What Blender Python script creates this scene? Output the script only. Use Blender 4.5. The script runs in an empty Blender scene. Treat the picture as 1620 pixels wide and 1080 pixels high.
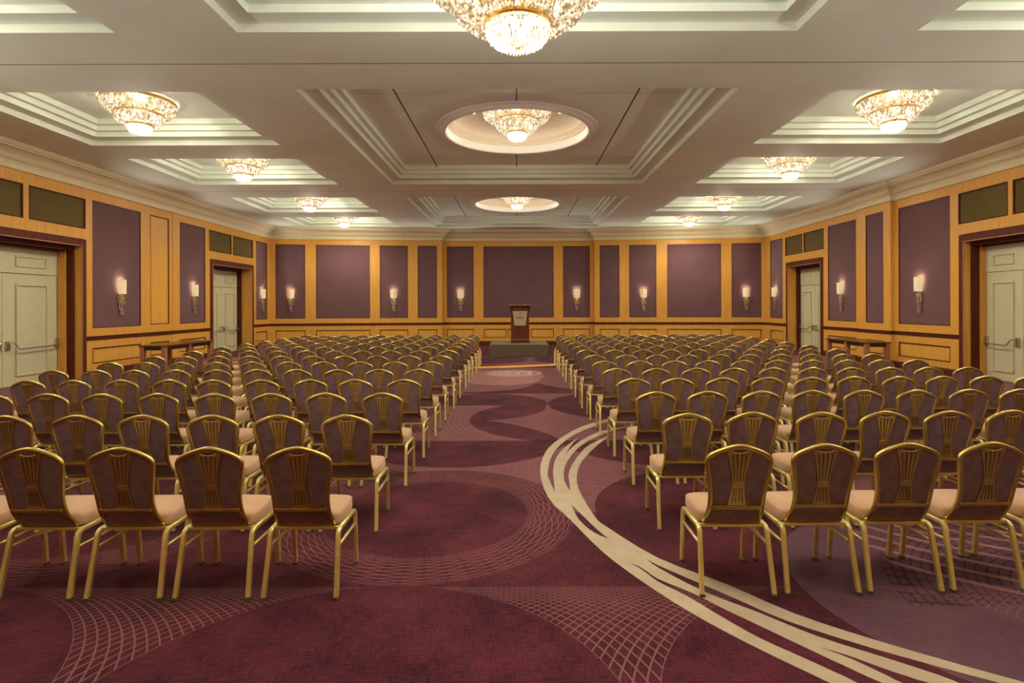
import bpy, bmesh, math, random
from mathutils import Vector, Matrix
from mathutils.geometry import delaunay_2d_cdt
random.seed(7)
PI = math.pi
C = bpy.context.scene.collection

# ------------------------------------------------------------------ camera, world, exposure
FPX, CX, HZ, EYE = 880.0, 818.0, 484.0, 1.76      # focal length in px, principal column, horizon row, eye height
cam_d = bpy.data.cameras.new('camera'); cam = bpy.data.objects.new('camera', cam_d); C.objects.link(cam)
cam_d.sensor_width = 36.0; cam_d.lens = FPX/1620*36
cam_d.shift_x = (810-CX)/1620; cam_d.shift_y = (HZ-540)/1620
cam_d.clip_start = 0.05; cam_d.clip_end = 200
ROLL = math.atan(0.003)
cam.matrix_world = Matrix.Translation((0,0,EYE)) @ Matrix.Rotation(PI/2,4,'X') @ Matrix.Rotation(-ROLL,4,'Z')
bpy.context.scene.camera = cam
sc = bpy.context.scene
w = bpy.data.worlds.new('world'); sc.world = w; w.use_nodes = True
w.node_tree.nodes['Background'].inputs[0].default_value = (0.75,0.68,0.6,1)
w.node_tree.nodes['Background'].inputs[1].default_value = 0.02
sc.view_settings.view_transform = 'Standard'; sc.view_settings.look = 'None'
sc.view_settings.gamma = 1; sc.view_settings.use_curve_mapping = False
sc.view_settings.exposure = 1.66
sc.cycles.use_denoising = True
sc.cycles.max_bounces = 8; sc.cycles.diffuse_bounces = 5; sc.cycles.transparent_max_bounces = 16
sc.cycles.sample_clamp_indirect = 4.0
sc.cycles.use_light_tree = True
K_SIDE, K_MID, K_NEAR, K_DOWN, K_SCONCE, K_UP = 58.0, 72.0, 108.0, 6.0, 0.35, 40.0   # lamp powers, W
WARM = (1.0,0.925,0.74)

def lamp(name, loc, power, col=WARM, r=0.1, kind='POINT', parent=None, spot=None, rot=None):
    l = bpy.data.lights.new(name, kind); l.energy = power; l.color = col; l.shadow_soft_size = r
    if kind == 'SPOT': l.spot_size = spot; l.spot_blend = 0.6
    o = bpy.data.objects.new(name, l); C.objects.link(o); o.location = loc
    if rot: o.rotation_euler = rot
    if parent: o.parent = parent
    return o

# ------------------------------------------------------------------ material helpers
def srgb(r, g, b):
    f = lambda c: (c/255/12.92) if c/255 <= 0.04045 else ((c/255+0.055)/1.055)**2.4
    return (f(r), f(g), f(b), 1)
class NT:
    def __init__(s, name):
        s.m = bpy.data.materials.new(name); s.m.use_nodes = True
        s.t = s.m.node_tree; s.b = s.t.nodes['Principled BSDF']
    def n(s, typ, **kw):
        nd = s.t.nodes.new(typ)
        for k, v in kw.items(): setattr(nd, k, v)
        return nd
    def L(s, a, b): s.t.links.new(a, b)
    def put(s, sock, v):
        if isinstance(v, bpy.types.NodeSocket): s.L(v, sock)
        else: sock.default_value = v
    def M(s, op, a, b=None, c=None, clamp=False):
        nd = s.n('ShaderNodeMath', operation=op, use_clamp=clamp); s.put(nd.inputs[0], a)
        if b is not None: s.put(nd.inputs[1], b)
        if c is not None: s.put(nd.inputs[2], c)
        return nd.outputs[0]
    def mix(s, f, a, b, bt='MIX'):
        nd = s.n('ShaderNodeMix', data_type='RGBA', blend_type=bt); s.put(nd.inputs[0], f)
        s.put(nd.inputs[6], a); s.put(nd.inputs[7], b); return nd.outputs[2]
    def noise(s, vec, scale, detail=3, rough=0.55):
        nd = s.n('ShaderNodeTexNoise'); s.L(vec, nd.inputs['Vector'])
        nd.inputs['Scale'].default_value = scale; nd.inputs['Detail'].default_value = detail
        nd.inputs['Roughness'].default_value = rough; return nd.outputs['Fac']
    def vec(s, scale=(1,1,1), geo=False):
        src = s.n('ShaderNodeNewGeometry').outputs['Position'] if geo else s.n('ShaderNodeTexCoord').outputs['Object']
        mp = s.n('ShaderNodeMapping'); mp.inputs['Scale'].default_value = scale; s.L(src, mp.inputs[0]); return mp.outputs[0]
    def bump(s, h, strength=0.3, dist=0.01):
        b = s.n('ShaderNodeBump'); b.inputs['Strength'].default_value = strength; b.inputs['Distance'].default_value = dist
        s.L(h, b.inputs['Height']); s.L(b.outputs[0], s.b.inputs['Normal'])
    def fin(s, col=None, rough=0.5, metal=0.0, spec=None):
        if col is not None: s.put(s.b.inputs['Base Color'], col)
        s.put(s.b.inputs['Roughness'], rough); s.b.inputs['Metallic'].default_value = metal
        if spec is not None: s.b.inputs['Specular IOR Level'].default_value = spec
        return s.m
def ramp_mix(t, fac, lo, hi, a, b):
    mr = t.n('ShaderNodeMapRange'); t.L(fac, mr.inputs[0]); mr.inputs[1].default_value = lo; mr.inputs[2].default_value = hi
    return t.mix(mr.outputs[0], a, b)
def wood_mat(name, c1, c2, rough=0.38, scale=(9,9,0.7)):
    t = NT(name); v = t.vec(scale, geo=True); n1 = t.noise(v, 2.2, 5, 0.6)
    v2 = t.vec((0.35,0.35,0.12), geo=True); n2 = t.noise(v2, 2.0, 2)
    c = ramp_mix(t, n1, 0.3, 0.7, c1, c2)
    c = t.mix(t.M('MULTIPLY', n2, 0.25), c, (c2[0]*0.8, c2[1]*0.75, c2[2]*0.7, 1))
    return t.fin(c, rough, 0, 0.25)
def fabric_mat(name, c1, c2, scale=300, rough=0.9, cloud=3.0, sheen=0.3, tint=None):
    t = NT(name); v = t.vec(); n1 = t.noise(v, cloud, 4, 0.6); n2 = t.noise(t.vec((1,1,6)), scale*0.4, 2)
    c = ramp_mix(t, n1, 0.3, 0.7, c1, c2)
    c = t.mix(t.M('MULTIPLY', n2, 0.3), c, (c1[0]*0.6, c1[1]*0.6, c1[2]*0.6, 1))
    t.b.inputs['Sheen Weight'].default_value = sheen; t.b.inputs['Sheen Roughness'].default_value = 0.4
    if tint: t.b.inputs['Sheen Tint'].default_value = tint
    t.bump(n2, 0.15, 0.002); return t.fin(c, rough)
def plain(name, c, rough=0.5, metal=0.0, var=0.12, ns=6):
    t = NT(name); n = t.noise(t.vec(), ns, 3)
    cc = ramp_mix(t, n, 0.3, 0.7, tuple(x*(1-var) for x in c[:3])+(1,), tuple(min(1,x*(1+var)) for x in c[:3])+(1,))
    return t.fin(cc, rough, metal)

MAPLE = wood_mat('maple_veneer', srgb(224,170,84), srgb(208,150,64))
MAPLE_P = wood_mat('maple_panel', srgb(228,174,86), srgb(214,158,66), scale=(7,7,0.5))
MAHOG = wood_mat('mahogany', srgb(104,46,20), srgb(70,26,12), 0.6)
LINE = plain('dark_inlay', srgb(84,34,20), 0.45)
PURPLE = fabric_mat('purple_wall_fabric', srgb(110,76,82), srgb(101,68,74), 260, 0.85, 1.2, 0.15)
GRILLE_M = fabric_mat('olive_grille_cloth', srgb(100,84,26), srgb(86,70,20), 400, 0.8, 1.5, 0.1)
DOORP = plain('cream_door_paint', srgb(198,194,160), 0.45, 0, 0.03)
PAINT = plain('ceiling_paint', srgb(232,226,216), 0.7, 0, 0.02, 1.5)
CROWN = plain('crown_paint', srgb(216,204,168), 0.6, 0, 0.03)
STEEL = plain('brushed_steel', (0.55,0.53,0.48,1), 0.3, 1.0)
BRASS = plain('aged_brass', (0.72,0.60,0.38,1), 0.36, 0.8)
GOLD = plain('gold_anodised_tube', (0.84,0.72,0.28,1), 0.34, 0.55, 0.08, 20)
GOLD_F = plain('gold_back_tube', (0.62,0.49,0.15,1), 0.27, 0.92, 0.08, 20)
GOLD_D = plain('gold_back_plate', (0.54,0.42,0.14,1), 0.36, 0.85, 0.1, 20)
RUBBER = plain('grey_glide', srgb(96,92,86), 0.6)
CH_BACK = fabric_mat('plum_chair_chenille', srgb(140,114,124), srgb(112,88,98), 500, 0.9, 14, 0.5, (0.8,0.6,0.6,1))
CH_SEAT = fabric_mat('rose_beige_seat_velour', srgb(202,164,132), srgb(188,150,118), 500, 0.85, 8, 0.5, (1,0.85,0.7,1))
PLAT = fabric_mat('platform_grey_carpet', srgb(122,104,84), srgb(104,88,70), 300, 0.95, 6, 0.1)
WALNUT = wood_mat('walnut_lectern', srgb(132,72,44), srgb(96,50,32), 0.35)
WALNUT_L = wood_mat('walnut_edge', srgb(190,140,110), srgb(170,120,90), 0.35)
TABLE_T = wood_mat('table_top_wood', srgb(120,84,34), srgb(96,64,24), 0.25)
TABLE_L = wood_mat('table_leg_wood', srgb(176,120,84), srgb(160,104,70), 0.45)
BLACKISH = plain('dark_underside', srgb(42,26,14), 0.6)
PLAQUE = plain('satin_plaque', srgb(206,196,168), 0.35, 0.2, 0.03)
INK = plain('plaque_lettering', srgb(84,74,30), 0.5)
WHITE_R = plain('bounce_lit_ring', srgb(240,238,232), 0.6, 0, 0.01)  # whiter than the ceiling, standing in for light bounced up off the floor
WHITE_T = plain('dome_plaster', srgb(236,222,200), 0.6, 0, 0.02)

def ceiling_mat():                      # ceiling paint with its panel joints
    t = NT('ceiling_paint_with_joints'); p = t.n('ShaderNodeNewGeometry').outputs['Position']
    s = t.n('ShaderNodeSeparateXYZ'); t.L(p, s.inputs[0]); x, y, z = s.outputs
    nz = t.noise(t.vec((1,1,1), geo=True), 0.9, 3)
    base = ramp_mix(t, nz, 0.35, 0.65, srgb(226,235,222), srgb(219,228,214))
    ln = None
    def add(m):
        nonlocal ln
        ln = m if ln is None else t.M('MAXIMUM', ln, m)
    low = t.M('LESS_THAN', z, 5.25); up = t.M('GREATER_THAN', z, 5.58)
    yy = t.M('WRAP', t.M('SUBTRACT', y, 7.88), 4.35, -4.35)          # joint down the middle of every cross beam
    add(t.M('MULTIPLY', t.M('LESS_THAN', t.M('ABSOLUTE', yy), 0.010), low))
    ax = t.M('ABSOLUTE', x)
    j1 = t.M('LESS_THAN', t.M('ABSOLUTE', t.M('SUBTRACT', ax, 2.19)), 0.016)
    j2 = t.M('LESS_THAN', ax, 0.012)
    add(t.M('MULTIPLY', t.M('MAXIMUM', j1, j2), t.M('MULTIPLY', up, t.M('LESS_THAN', ax, 3.2))))
    yc = t.M('WRAP', t.M('SUBTRACT', y, 12.24), 4.35, -4.35)
    j3 = t.M('MULTIPLY', t.M('LESS_THAN', t.M('ABSOLUTE', t.M('SUBTRACT', t.M('ABSOLUTE', yc), 2.15)), 0.008), t.M('LESS_THAN', ax, 3.2))
    add(t.M('MULTIPLY', t.M('MULTIPLY', j3, up), 0.5))
    c = t.mix(ln, base, srgb(92,66,42)); return t.fin(c, 0.7)
CEIL = ceiling_mat()

# ------------------------------------------------------------------ carpet
def carpet_mat():
    t = NT('patterned_carpet'); t.b.inputs['Sheen Weight'].default_value = 0.04
    pos = t.n('ShaderNodeNewGeometry').outputs['Position']
    s = t.n('ShaderNodeSeparateXYZ'); t.L(pos, s.inputs[0]); x, y = s.outputs[0], s.outputs[1]
    M = t.M
    def dist(cx, cy, X=None, Y=None): 
        a = M('SUBTRACT', X or x, cx); b = M('SUBTRACT', Y or y, cy)
        return M('SQRT', M('ADD', M('MULTIPLY', a, a), M('MULTIPLY', b, b)))
    inside = lambda cx, cy, r: M('LESS_THAN', dist(cx, cy), r)
    AND = lambda *a: a[0] if len(a) == 1 else M('MULTIPLY', a[0], AND(*a[1:]))
    OR = lambda *a: a[0] if len(a) == 1 else M('MAXIMUM', a[0], OR(*a[1:]))
    NOT = lambda a: M('SUBTRACT', 1.0, a)
    gt = lambda a, b: M('GREATER_THAN', a, b); lt = lambda a, b: M('LESS_THAN', a, b)
    def line(v, wd):                     # 1 where v is close to an integer
        f = M('ABSOLUTE', M('SUBTRACT', M('FRACT', M('ADD', v, 0.5)), 0.5)); return lt(f, wd)
    P = 2.665
    xr = M('WRAP', M('ADD', x, 0.76), P/2, -P/2)
    ax = M('ABSOLUTE', xr)
    # row of tangent discs below the seam, with a lattice in the gaps
    dy = M('SUBTRACT', y, 2.2)
    r1 = M('SQRT', M('ADD', M('MULTIPLY', ax, ax), M('MULTIPLY', dy, dy)))
    gap1 = AND(gt(r1, 1.30), lt(y, 3.49))
    h1 = M('SQRT', M('MAXIMUM', M('SUBTRACT', 1.69, M('MULTIPLY', dy, dy)), 0.0))
    fam = []
    for dl, ph in ((0.066, 0.0),):
        fam.append(line(M('DIVIDE', M('SUBTRACT', ax, h1), dl), 0.085))
        fam.append(line(M('DIVIDE', M('SUBTRACT', M('SUBTRACT', P, ax), h1), dl), 0.085))
    lat1 = AND(gap1, OR(*fam))
    # spirograph rings between the seams
    ry = M('SUBTRACT', y, 4.74); rr = M('SQRT', M('ADD', M('MULTIPLY', xr, xr), M('MULTIPLY', ry, ry)))
    th = M('ARCTAN2', ry, xr)
    rho, q = 1.04, 0.195
    tt = M('DIVIDE', M('ADD', M('MULTIPLY', rr, rr), q*q-rho*rho), M('MULTIPLY', rr, 2*q))
    ac = M('ARCCOSINE', M('MAXIMUM', M('MINIMUM', tt, 1.0), -1.0))
    NN = 24/(2*PI)
    ringm = AND(gt(rr, rho-q), lt(rr, rho+q), gt(y, 3.49), lt(x, 0.6))
    ringl = AND(ringm, OR(line(M('MULTIPLY', M('ADD', th, ac), NN), 0.07), line(M('MULTIPLY', M('SUBTRACT', th, ac), NN), 0.07)))
    ty = M('SUBTRACT', y, 7.48); rt = M('SQRT', M('ADD', M('MULTIPLY', xr, xr), M('MULTIPLY', ty, ty)))
    band2 = AND(gt(y, 4.74), lt(y, 7.28), gt(rr, rho+q), gt(rt, 1.41))
    # between second and third seam
    y3 = AND(gt(y, 7.28), lt(y, 11.2)); a9 = gt(y, 9.87)
    xr2 = M('ADD', M('WRAP', M('SUBTRACT', x, 0.8), 1.7, -1.5), 0.8)
    d_l2 = dist(0.8, 8.7)
    lens = AND(lt(d_l2, 1.54), OR(inside(-1.56,6.6,2.24), inside(-0.78,9.82,1.29)), NOT(a9))
    upp = AND(a9, OR(inside(-0.57,10.07,1.11), inside(1.96,9.92,1.41), inside(-3.3,9.95,1.3)))
    rgt = AND(NOT(a9), OR(inside(1.96,9.92,1.41), inside(-3.4,9.3,1.5), inside(3.6,8.2,1.2)))
    band3 = AND(y3, NOT(OR(lens, upp, rgt)))
    conc = AND(gt(d_l2, 1.54), lt(d_l2, 2.6), lt(x, 0.3), line(M('DIVIDE', d_l2, 0.085), 0.16))
    # beyond the third seam
    y4 = AND(gt(y, 11.2), lt(y, 15.9))
    tipd = AND(NOT(inside(-0.93,12.75,1.32)), NOT(inside(1.93,12.95,1.42)), lt(y, 12.7), lt(M('ABSOLUTE', M('SUBTRACT', x, 0.45)), 1.6))
    oth = OR(inside(-2.6,12.6,1.2), inside(2.9,14.6,1.35), inside(-3.2,15.2,1.2))
    band4 = AND(y4, NOT(OR(tipd, oth)))
    pale = AND(OR(inside(-0.3,14.3,1.15), inside(-0.35,13.3,0.9)), y4, lt(y, 15.2), lt(x, 0.65))
    arc = AND(inside(-0.1,14.6,0.72), gt(y, 13.9), line(M('DIVIDE', M('ADD', dist(-0.1,14.6), M('MULTIPLY', x, -0.6)), 0.12), 0.14))
    y5 = gt(y, 16.6)
    band5 = AND(y5, NOT(OR(inside(-0.9,18.2,1.25), inside(1.75,18.2,1.25), inside(-3.4,18.2,1.25), inside(4.3,18.2,1.25), gt(y, 19.6))))
    yx = M('SUBTRACT', y, M('ADD', M('MULTIPLY', x, 0.30), M('ADD', 16.27, M('MULTIPLY', M('MULTIPLY', x, x), 0.06))))
    orange = AND(lt(M('ABSOLUTE', yx), 0.26), lt(M('ABSOLUTE', x), 2.2))
    stripe = AND(lt(M('ABSOLUTE', M('SUBTRACT', y, M('ADD', 20.5, M('MULTIPLY', x, 0.3)))), 0.13), lt(x, -7.0))
    # lilac field on the right in front
    lil = OR(inside(3.0,3.45,1.23), AND(gt(x, 2.35), lt(y, 3.2)), AND(gt(x, 3.3), lt(y, 5.0)))
    dl = dist(3.75, 3.1)
    dkl = AND(lil, lt(dl, 1.45), gt(dl, 0.75), OR(line(M('DIVIDE', dl, 0.058), 0.12), line(M('MULTIPLY', M('ARCTAN2', M('SUBTRACT', y, 3.1), M('SUBTRACT', x, 3.75)), 13.0), 0.10)), gt(y, 3.25))
    dc = dist(4.6, 5.8)
    pk = AND(gt(x, 2.55), gt(dc, 1.6), lt(dc, 2.95), lt(y, 4.6), line(M('DIVIDE', dc, 0.19), 0.13))
    mauve = OR(band2, band3, band4, band5)
    fine = AND(mauve, OR(line(M('DIVIDE', M('ADD', rr, x), 0.075), 0.2), line(M('DIVIDE', M('SUBTRACT', rt, x), 0.075), 0.2)))
    # colours: mottled, cross-woven maroon ground
    v = t.vec((1,1,1), geo=True)
    n1 = t.noise(v, 1.7, 4, 0.6); n2 = t.noise(t.vec((9,110,1), geo=True), 1.0, 3, 0.7); n3 = t.noise(t.vec((120,12,1), geo=True), 1.0, 3, 0.7)
    streak = M('MULTIPLY', M('ADD', n2, n3), 0.5)
    f = M('ADD', M('MULTIPLY', n1, 0.45), M('MULTIPLY', streak, 0.75))
    ground = ramp_mix(t, f, 0.50, 0.72, srgb(54,19,32), srgb(101,44,57))
    mv = ramp_mix(t, f, 0.42, 0.78, srgb(90,48,60), srgb(132,82,92))
    lilc = ramp_mix(t, f, 0.42, 0.78, srgb(78,50,64), srgb(114,82,96))
    pinkl = srgb(140,98,98)
    c = t.mix(mauve, ground, mv)
    c = t.mix(M('MULTIPLY', fine, 0.35), c, pinkl)
    c = t.mix(M('MULTIPLY', AND(conc, band3), 0.6), c, pinkl)
    c = t.mix(M('MULTIPLY', pale, 0.55), c, srgb(170,124,118))
    c = t.mix(M('MULTIPLY', arc, 0.85), c, srgb(236,214,200))
    c = t.mix(lil, c, lilc)
    c = t.mix(M('MULTIPLY', dkl, 0.75), c, srgb(66,26,36))
    c = t.mix(M('MULTIPLY', pk, 0.7), c, srgb(164,120,118))
    c = t.mix(M('MULTIPLY', OR(lat1, ringl), 0.7), c, pinkl)
    c = t.mix(stripe, c, srgb(206,150,126))
    c = t.mix(orange, c, srgb(240,168,80))
    t.bump(streak, 0.25, 0.004)
    return t.fin(c, 0.95, 0, 0.1)
CARPET = carpet_mat()
t_ = NT('cream_carpet_pile'); _n = t_.noise(t_.vec((1,1,1), geo=True), 5, 4, 0.7)
CREAM = t_.fin(ramp_mix(t_, _n, 0.3, 0.7, srgb(190,174,152), srgb(174,157,134)), 0.95)

# ------------------------------------------------------------------ mesh helpers
class MB:
    def __init__(s): s.v = []; s.f = []; s.mi = []
    def add(s, vs, fs, mi=0):
        o = len(s.v); s.v += [tuple(v) for v in vs]; s.f += [tuple(i+o for i in f) for f in fs]; s.mi += [mi]*len(fs)
    def quad(s, a, b, c, d, mi=0): s.add([a,b,c,d], [(0,1,2,3)], mi)
    def box(s, x0, x1, y0, y1, z0, z1, mi=0):
        vs = [(x,y,z) for z in (z0,z1) for y in (y0,y1) for x in (x0,x1)]
        s.add(vs, [(0,2,3,1),(4,5,7,6),(0,1,5,4),(2,6,7,3),(0,4,6,2),(1,3,7,5)], mi)
    def sweep(s, path, prof, N, closed=False, caps=True, mi=0):
        path = [Vector(p) for p in path]; N = Vector(N).normalized(); n = len(path); k = len(prof); vs = []
        for i, p in enumerate(path):
            if closed: a, b = path[i-1], path[(i+1) % n]
            else: a, b = path[max(i-1,0)], path[min(i+1,n-1)]
            T = (b-a).normalized(); S = T.cross(N).normalized()
            ms = 1.0
            if (closed or 0 < i < n-1):
                t1 = (p-a).normalized(); c = max(0.5, t1.dot(T)); ms = 1/c
            for (u, vv) in prof: vs.append(p + S*u*ms + N*vv)
        fs = []
        m = n if closed else n-1
        for i in range(m):
            j = (i+1) % n
            for q in range(k):
                r = (q+1) % k; fs.append((i*k+q, j*k+q, j*k+r, i*k+r))
        if caps and not closed:
            fs.append(tuple(range(k-1,-1,-1))); fs.append(tuple((n-1)*k+q for q in range(k)))
        s.add(vs, fs, mi)
    def lathe(s, prof, seg=32, cx=0, cy=0, mi=0, a0=0, a1=2*PI):
        full = abs(a1-a0-2*PI) < 1e-6; n = seg if full else seg+1; k = len(prof); vs = []
        for i in range(n):
            a = a0+(a1-a0)*i/seg
            for (r, z) in prof: vs.append((cx+r*math.cos(a), cy+r*math.sin(a), z))
        fs = []
        for i in range(seg):
            j = (i+1) % n
            for q in range(k-1): fs.append((i*k+q, j*k+q, j*k+q+1, i*k+q+1))
        s.add(vs, fs, mi)
    def build(s, name, mats, parent=None, smooth=False, bevel=0, recalc=True, autosmooth=None):
        me = bpy.data.meshes.new(name); me.from_pydata(s.v, [], s.f)
        for m in (mats if isinstance(mats, (list,tuple)) else [mats]): me.materials.append(m)
        if len(set(s.mi)) > 1: me.polygons.foreach_set('material_index', s.mi)
        if recalc or bevel:
            bm = bmesh.new(); bm.from_mesh(me); bmesh.ops.remove_doubles(bm, verts=bm.verts, dist=1e-5)
            if bevel:
                es = [e for e in bm.edges if len(e.link_faces) == 2 and e.calc_face_angle(0) > 0.6]
                bmesh.ops.bevel(bm, geom=es, offset=bevel, segments=2, affect='EDGES', profile=0.6)
            if recalc: bmesh.ops.recalc_face_normals(bm, faces=bm.faces)
            bm.to_mesh(me); bm.free()
        if smooth: me.polygons.foreach_set('use_smooth', [True]*len(me.polygons))
        if autosmooth: me.polygons.foreach_set('use_smooth', [True]*len(me.polygons)); me.set_sharp_from_angle(angle=autosmooth)
        me.update()
        o = bpy.data.objects.new(name, me); C.objects.link(o)
        if parent: o.parent = parent
        return o
def rrect(w_, h_, r, k=3):
    out = []
    for cx, cy, a in ((w_/2-r,h_/2-r,0),(-w_/2+r,h_/2-r,PI/2),(-w_/2+r,-h_/2+r,PI),(w_/2-r,-h_/2+r,1.5*PI)):
        for i in range(k): aa = a+PI/2*i/(k-1); out.append((cx+r*math.cos(aa), cy+r*math.sin(aa)))
    return out
def circ(r, k=8): return [(r*math.cos(2*PI*i/k), r*math.sin(2*PI*i/k)) for i in range(k)]
def spline(P, m=4, closed=False):
    P = [Vector(p) for p in P]; n = len(P); o = []
    Q = ([P[-1]]+P+[P[0],P[1]]) if closed else ([2*P[0]-P[1]]+P+[2*P[-1]-P[-2]])
    for i in range(1, len(Q)-2):
        a, b, c, d = Q[i-1:i+3]
        for j in range(m):
            t = j/m; o.append(.5*((2*b)+(-a+c)*t+(2*a-5*b+4*c-d)*t*t+(-a+3*b-3*c+d)*t**3))
    if not closed: o.append(P[-1])
    return o
def tag(o, label=None, cat=None, group=None, kind=None):
    if label: o['label'] = label
    if cat: o['category'] = cat
    if group: o['group'] = group
    if kind: o['kind'] = kind
    return o
def empty(name, loc, rz=0):
    o = bpy.data.objects.new(name, None); C.objects.link(o); o.location = loc; o.rotation_euler = (0,0,rz); o.empty_display_size = 0.1
    return o
def structure(o): o['kind'] = 'structure'; return o
def copy_tree(o, parent=None, skip=()):
    c = o.copy(); C.objects.link(c)
    if parent: c.parent = parent
    for ch in KIDS.get(o, []):
        if ch.name.split('.')[0] not in skip: copy_tree(ch, c, skip)
    return c
KIDS = {}
def index_kids():
    KIDS.clear()
    for o in C.objects:
        if o.parent: KIDS.setdefault(o.parent, []).append(o)

# ------------------------------------------------------------------ floor: one slab of carpet, cream bands woven in
BAND = [(2.507,9.476),(2.405,9.418),(2.304,9.36),(2.204,9.299),(2.107,9.235),(2.011,9.169),(1.916,9.101),(1.823,9.03),(1.732,8.957),(1.643,8.882),(1.564,8.815),(1.487,8.745),(1.387,8.643),(1.245,8.492),(1.08,8.308),(0.926,8.104),(0.793,7.877),(0.671,7.631),(0.564,7.392),(0.476,7.175),(0.404,6.966),(0.344,6.739),(0.296,6.48),(0.26,6.205),(0.24,5.927),(0.24,5.643),(0.255,5.358),(0.283,5.106),(0.325,4.911),(0.378,4.75),(0.434,4.581),(0.489,4.382),(0.547,4.175),(0.606,3.986),(0.667,3.827),(0.73,3.686),(0.794,3.552),(0.86,3.422),(0.928,3.298),(0.996,3.183),(1.064,3.08),(1.132,2.985),(1.201,2.894),(1.278,2.798),(1.357,2.705),(1.416,2.637),(1.435,2.614),(1.434,2.614),(1.455,2.592),(1.521,2.523),(1.609,2.431),(1.7,2.342),(1.786,2.263),(1.874,2.187),(1.965,2.113),(2.057,2.042),(2.152,1.973),(2.248,1.908),(2.347,1.846),(2.448,1.786),(2.548,1.727),(3.611,2.0),(3.501,2.04),(3.392,2.081),(3.283,2.123),(3.175,2.168),(3.069,2.215),(2.963,2.265),(2.858,2.316),(2.754,2.369),(2.651,2.424),(2.555,2.477),(2.459,2.532),(2.349,2.601),(2.209,2.692),(2.055,2.797),(1.912,2.9),(1.79,2.993),(1.68,3.083),(1.578,3.18),(1.489,3.287),(1.407,3.401),(1.317,3.518),(1.207,3.632),(1.09,3.749),(0.98,3.885),(0.88,4.059),(0.789,4.252),(0.718,4.415),(0.679,4.502),(0.659,4.558),(0.643,4.667),(0.619,4.877),(0.597,5.139),(0.587,5.382),(0.593,5.575),(0.611,5.749),(0.639,5.923),(0.673,6.092),(0.717,6.262),(0.787,6.473),(0.899,6.765),(1.038,7.099),(1.17,7.384),(1.286,7.585),(1.396,7.737),(1.495,7.867),(1.575,7.974),(1.644,8.058),(1.714,8.139),(1.792,8.227),(1.871,8.313),(1.952,8.397),(2.034,8.479),(2.119,8.56),(2.205,8.638),(2.294,8.714),(2.384,8.788),(2.474,8.862)]
G1 = [(2.389,9.361),(2.295,9.292),(2.201,9.223),(2.108,9.152),(2.018,9.078),(1.929,9.003),(1.842,8.925),(1.756,8.846),(1.672,8.765),(1.589,8.683),(1.516,8.609),(1.444,8.533),(1.352,8.425),(1.222,8.264),(1.07,8.071),(0.933,7.875),(0.821,7.686),(0.722,7.495),(0.634,7.294),(0.553,7.081),(0.481,6.858),(0.423,6.631),(0.377,6.384),(0.344,6.133),(0.322,5.927),(0.313,5.8),(0.316,5.719),(0.322,5.631),(0.33,5.518),(0.342,5.399),(0.353,5.28),(0.353,5.28),(0.357,5.373),(0.361,5.466),(0.364,5.567),(0.367,5.678),(0.37,5.797),(0.378,5.926),(0.391,6.07),(0.409,6.225),(0.433,6.378),(0.466,6.528),(0.506,6.677),(0.549,6.819),(0.596,6.95),(0.646,7.074),(0.701,7.199),(0.754,7.318),(0.812,7.438),(0.899,7.589),(1.042,7.806),(1.215,8.054),(1.36,8.258),(1.451,8.379),(1.515,8.455),(1.58,8.531),(1.656,8.619),(1.734,8.706),(1.812,8.793),(1.892,8.878),(1.973,8.961),(2.056,9.044),(2.14,9.125),(2.225,9.204),(2.311,9.284)]
G2 = [(2.547,9.009),(2.439,8.964),(2.331,8.919),(2.225,8.871),(2.121,8.817),(2.02,8.76),(1.92,8.698),(1.824,8.634),(1.729,8.565),(1.637,8.493),(1.549,8.42),(1.464,8.343),(1.378,8.258),(1.288,8.163),(1.197,8.06),(1.108,7.947),(1.022,7.827),(0.939,7.697),(0.863,7.555),(0.798,7.395),(0.74,7.222),(0.686,7.047),(0.637,6.874),(0.592,6.7),(0.546,6.526),(0.546,6.526),(0.594,6.672),(0.641,6.817),(0.692,6.959),(0.747,7.093),(0.804,7.224),(0.871,7.355),(0.954,7.498),(1.047,7.643),(1.132,7.762),(1.198,7.839),(1.257,7.89),(1.325,7.944),(1.412,8.013),(1.508,8.084),(1.607,8.152),(1.706,8.213),(1.808,8.271),(1.912,8.324),(2.018,8.373),(2.126,8.418),(2.235,8.458),(2.346,8.493),(2.459,8.523),(2.572,8.553)]
G3 = [(2.373,8.685),(2.273,8.624),(2.174,8.564),(2.076,8.5),(1.981,8.432),(1.888,8.362),(1.797,8.289),(1.708,8.213),(1.622,8.135),(1.538,8.054),(1.459,7.975),(1.384,7.894),(1.301,7.796),(1.203,7.675),(1.099,7.536),(0.999,7.386),(0.907,7.226),(0.82,7.053),(0.742,6.873),(0.671,6.672),(0.608,6.463),(0.559,6.28),(0.527,6.145),(0.508,6.035),(0.493,5.925),(0.481,5.802),(0.474,5.679),(0.472,5.566),(0.478,5.47),(0.49,5.383),(0.502,5.296),(0.502,5.296),(0.509,5.415),(0.516,5.533),(0.522,5.629),(0.522,5.681),(0.522,5.71),(0.527,5.761),(0.54,5.851),(0.558,5.963),(0.587,6.097),(0.631,6.262),(0.686,6.449),(0.743,6.627),(0.796,6.78),(0.852,6.924),(0.927,7.074),(1.037,7.249),(1.166,7.43),(1.281,7.584),(1.367,7.69),(1.439,7.769),(1.514,7.845),(1.596,7.928),(1.681,8.008),(1.768,8.086),(1.858,8.161),(1.949,8.233),(2.043,8.303),(2.139,8.369),(2.237,8.433),(2.335,8.496)]
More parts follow.
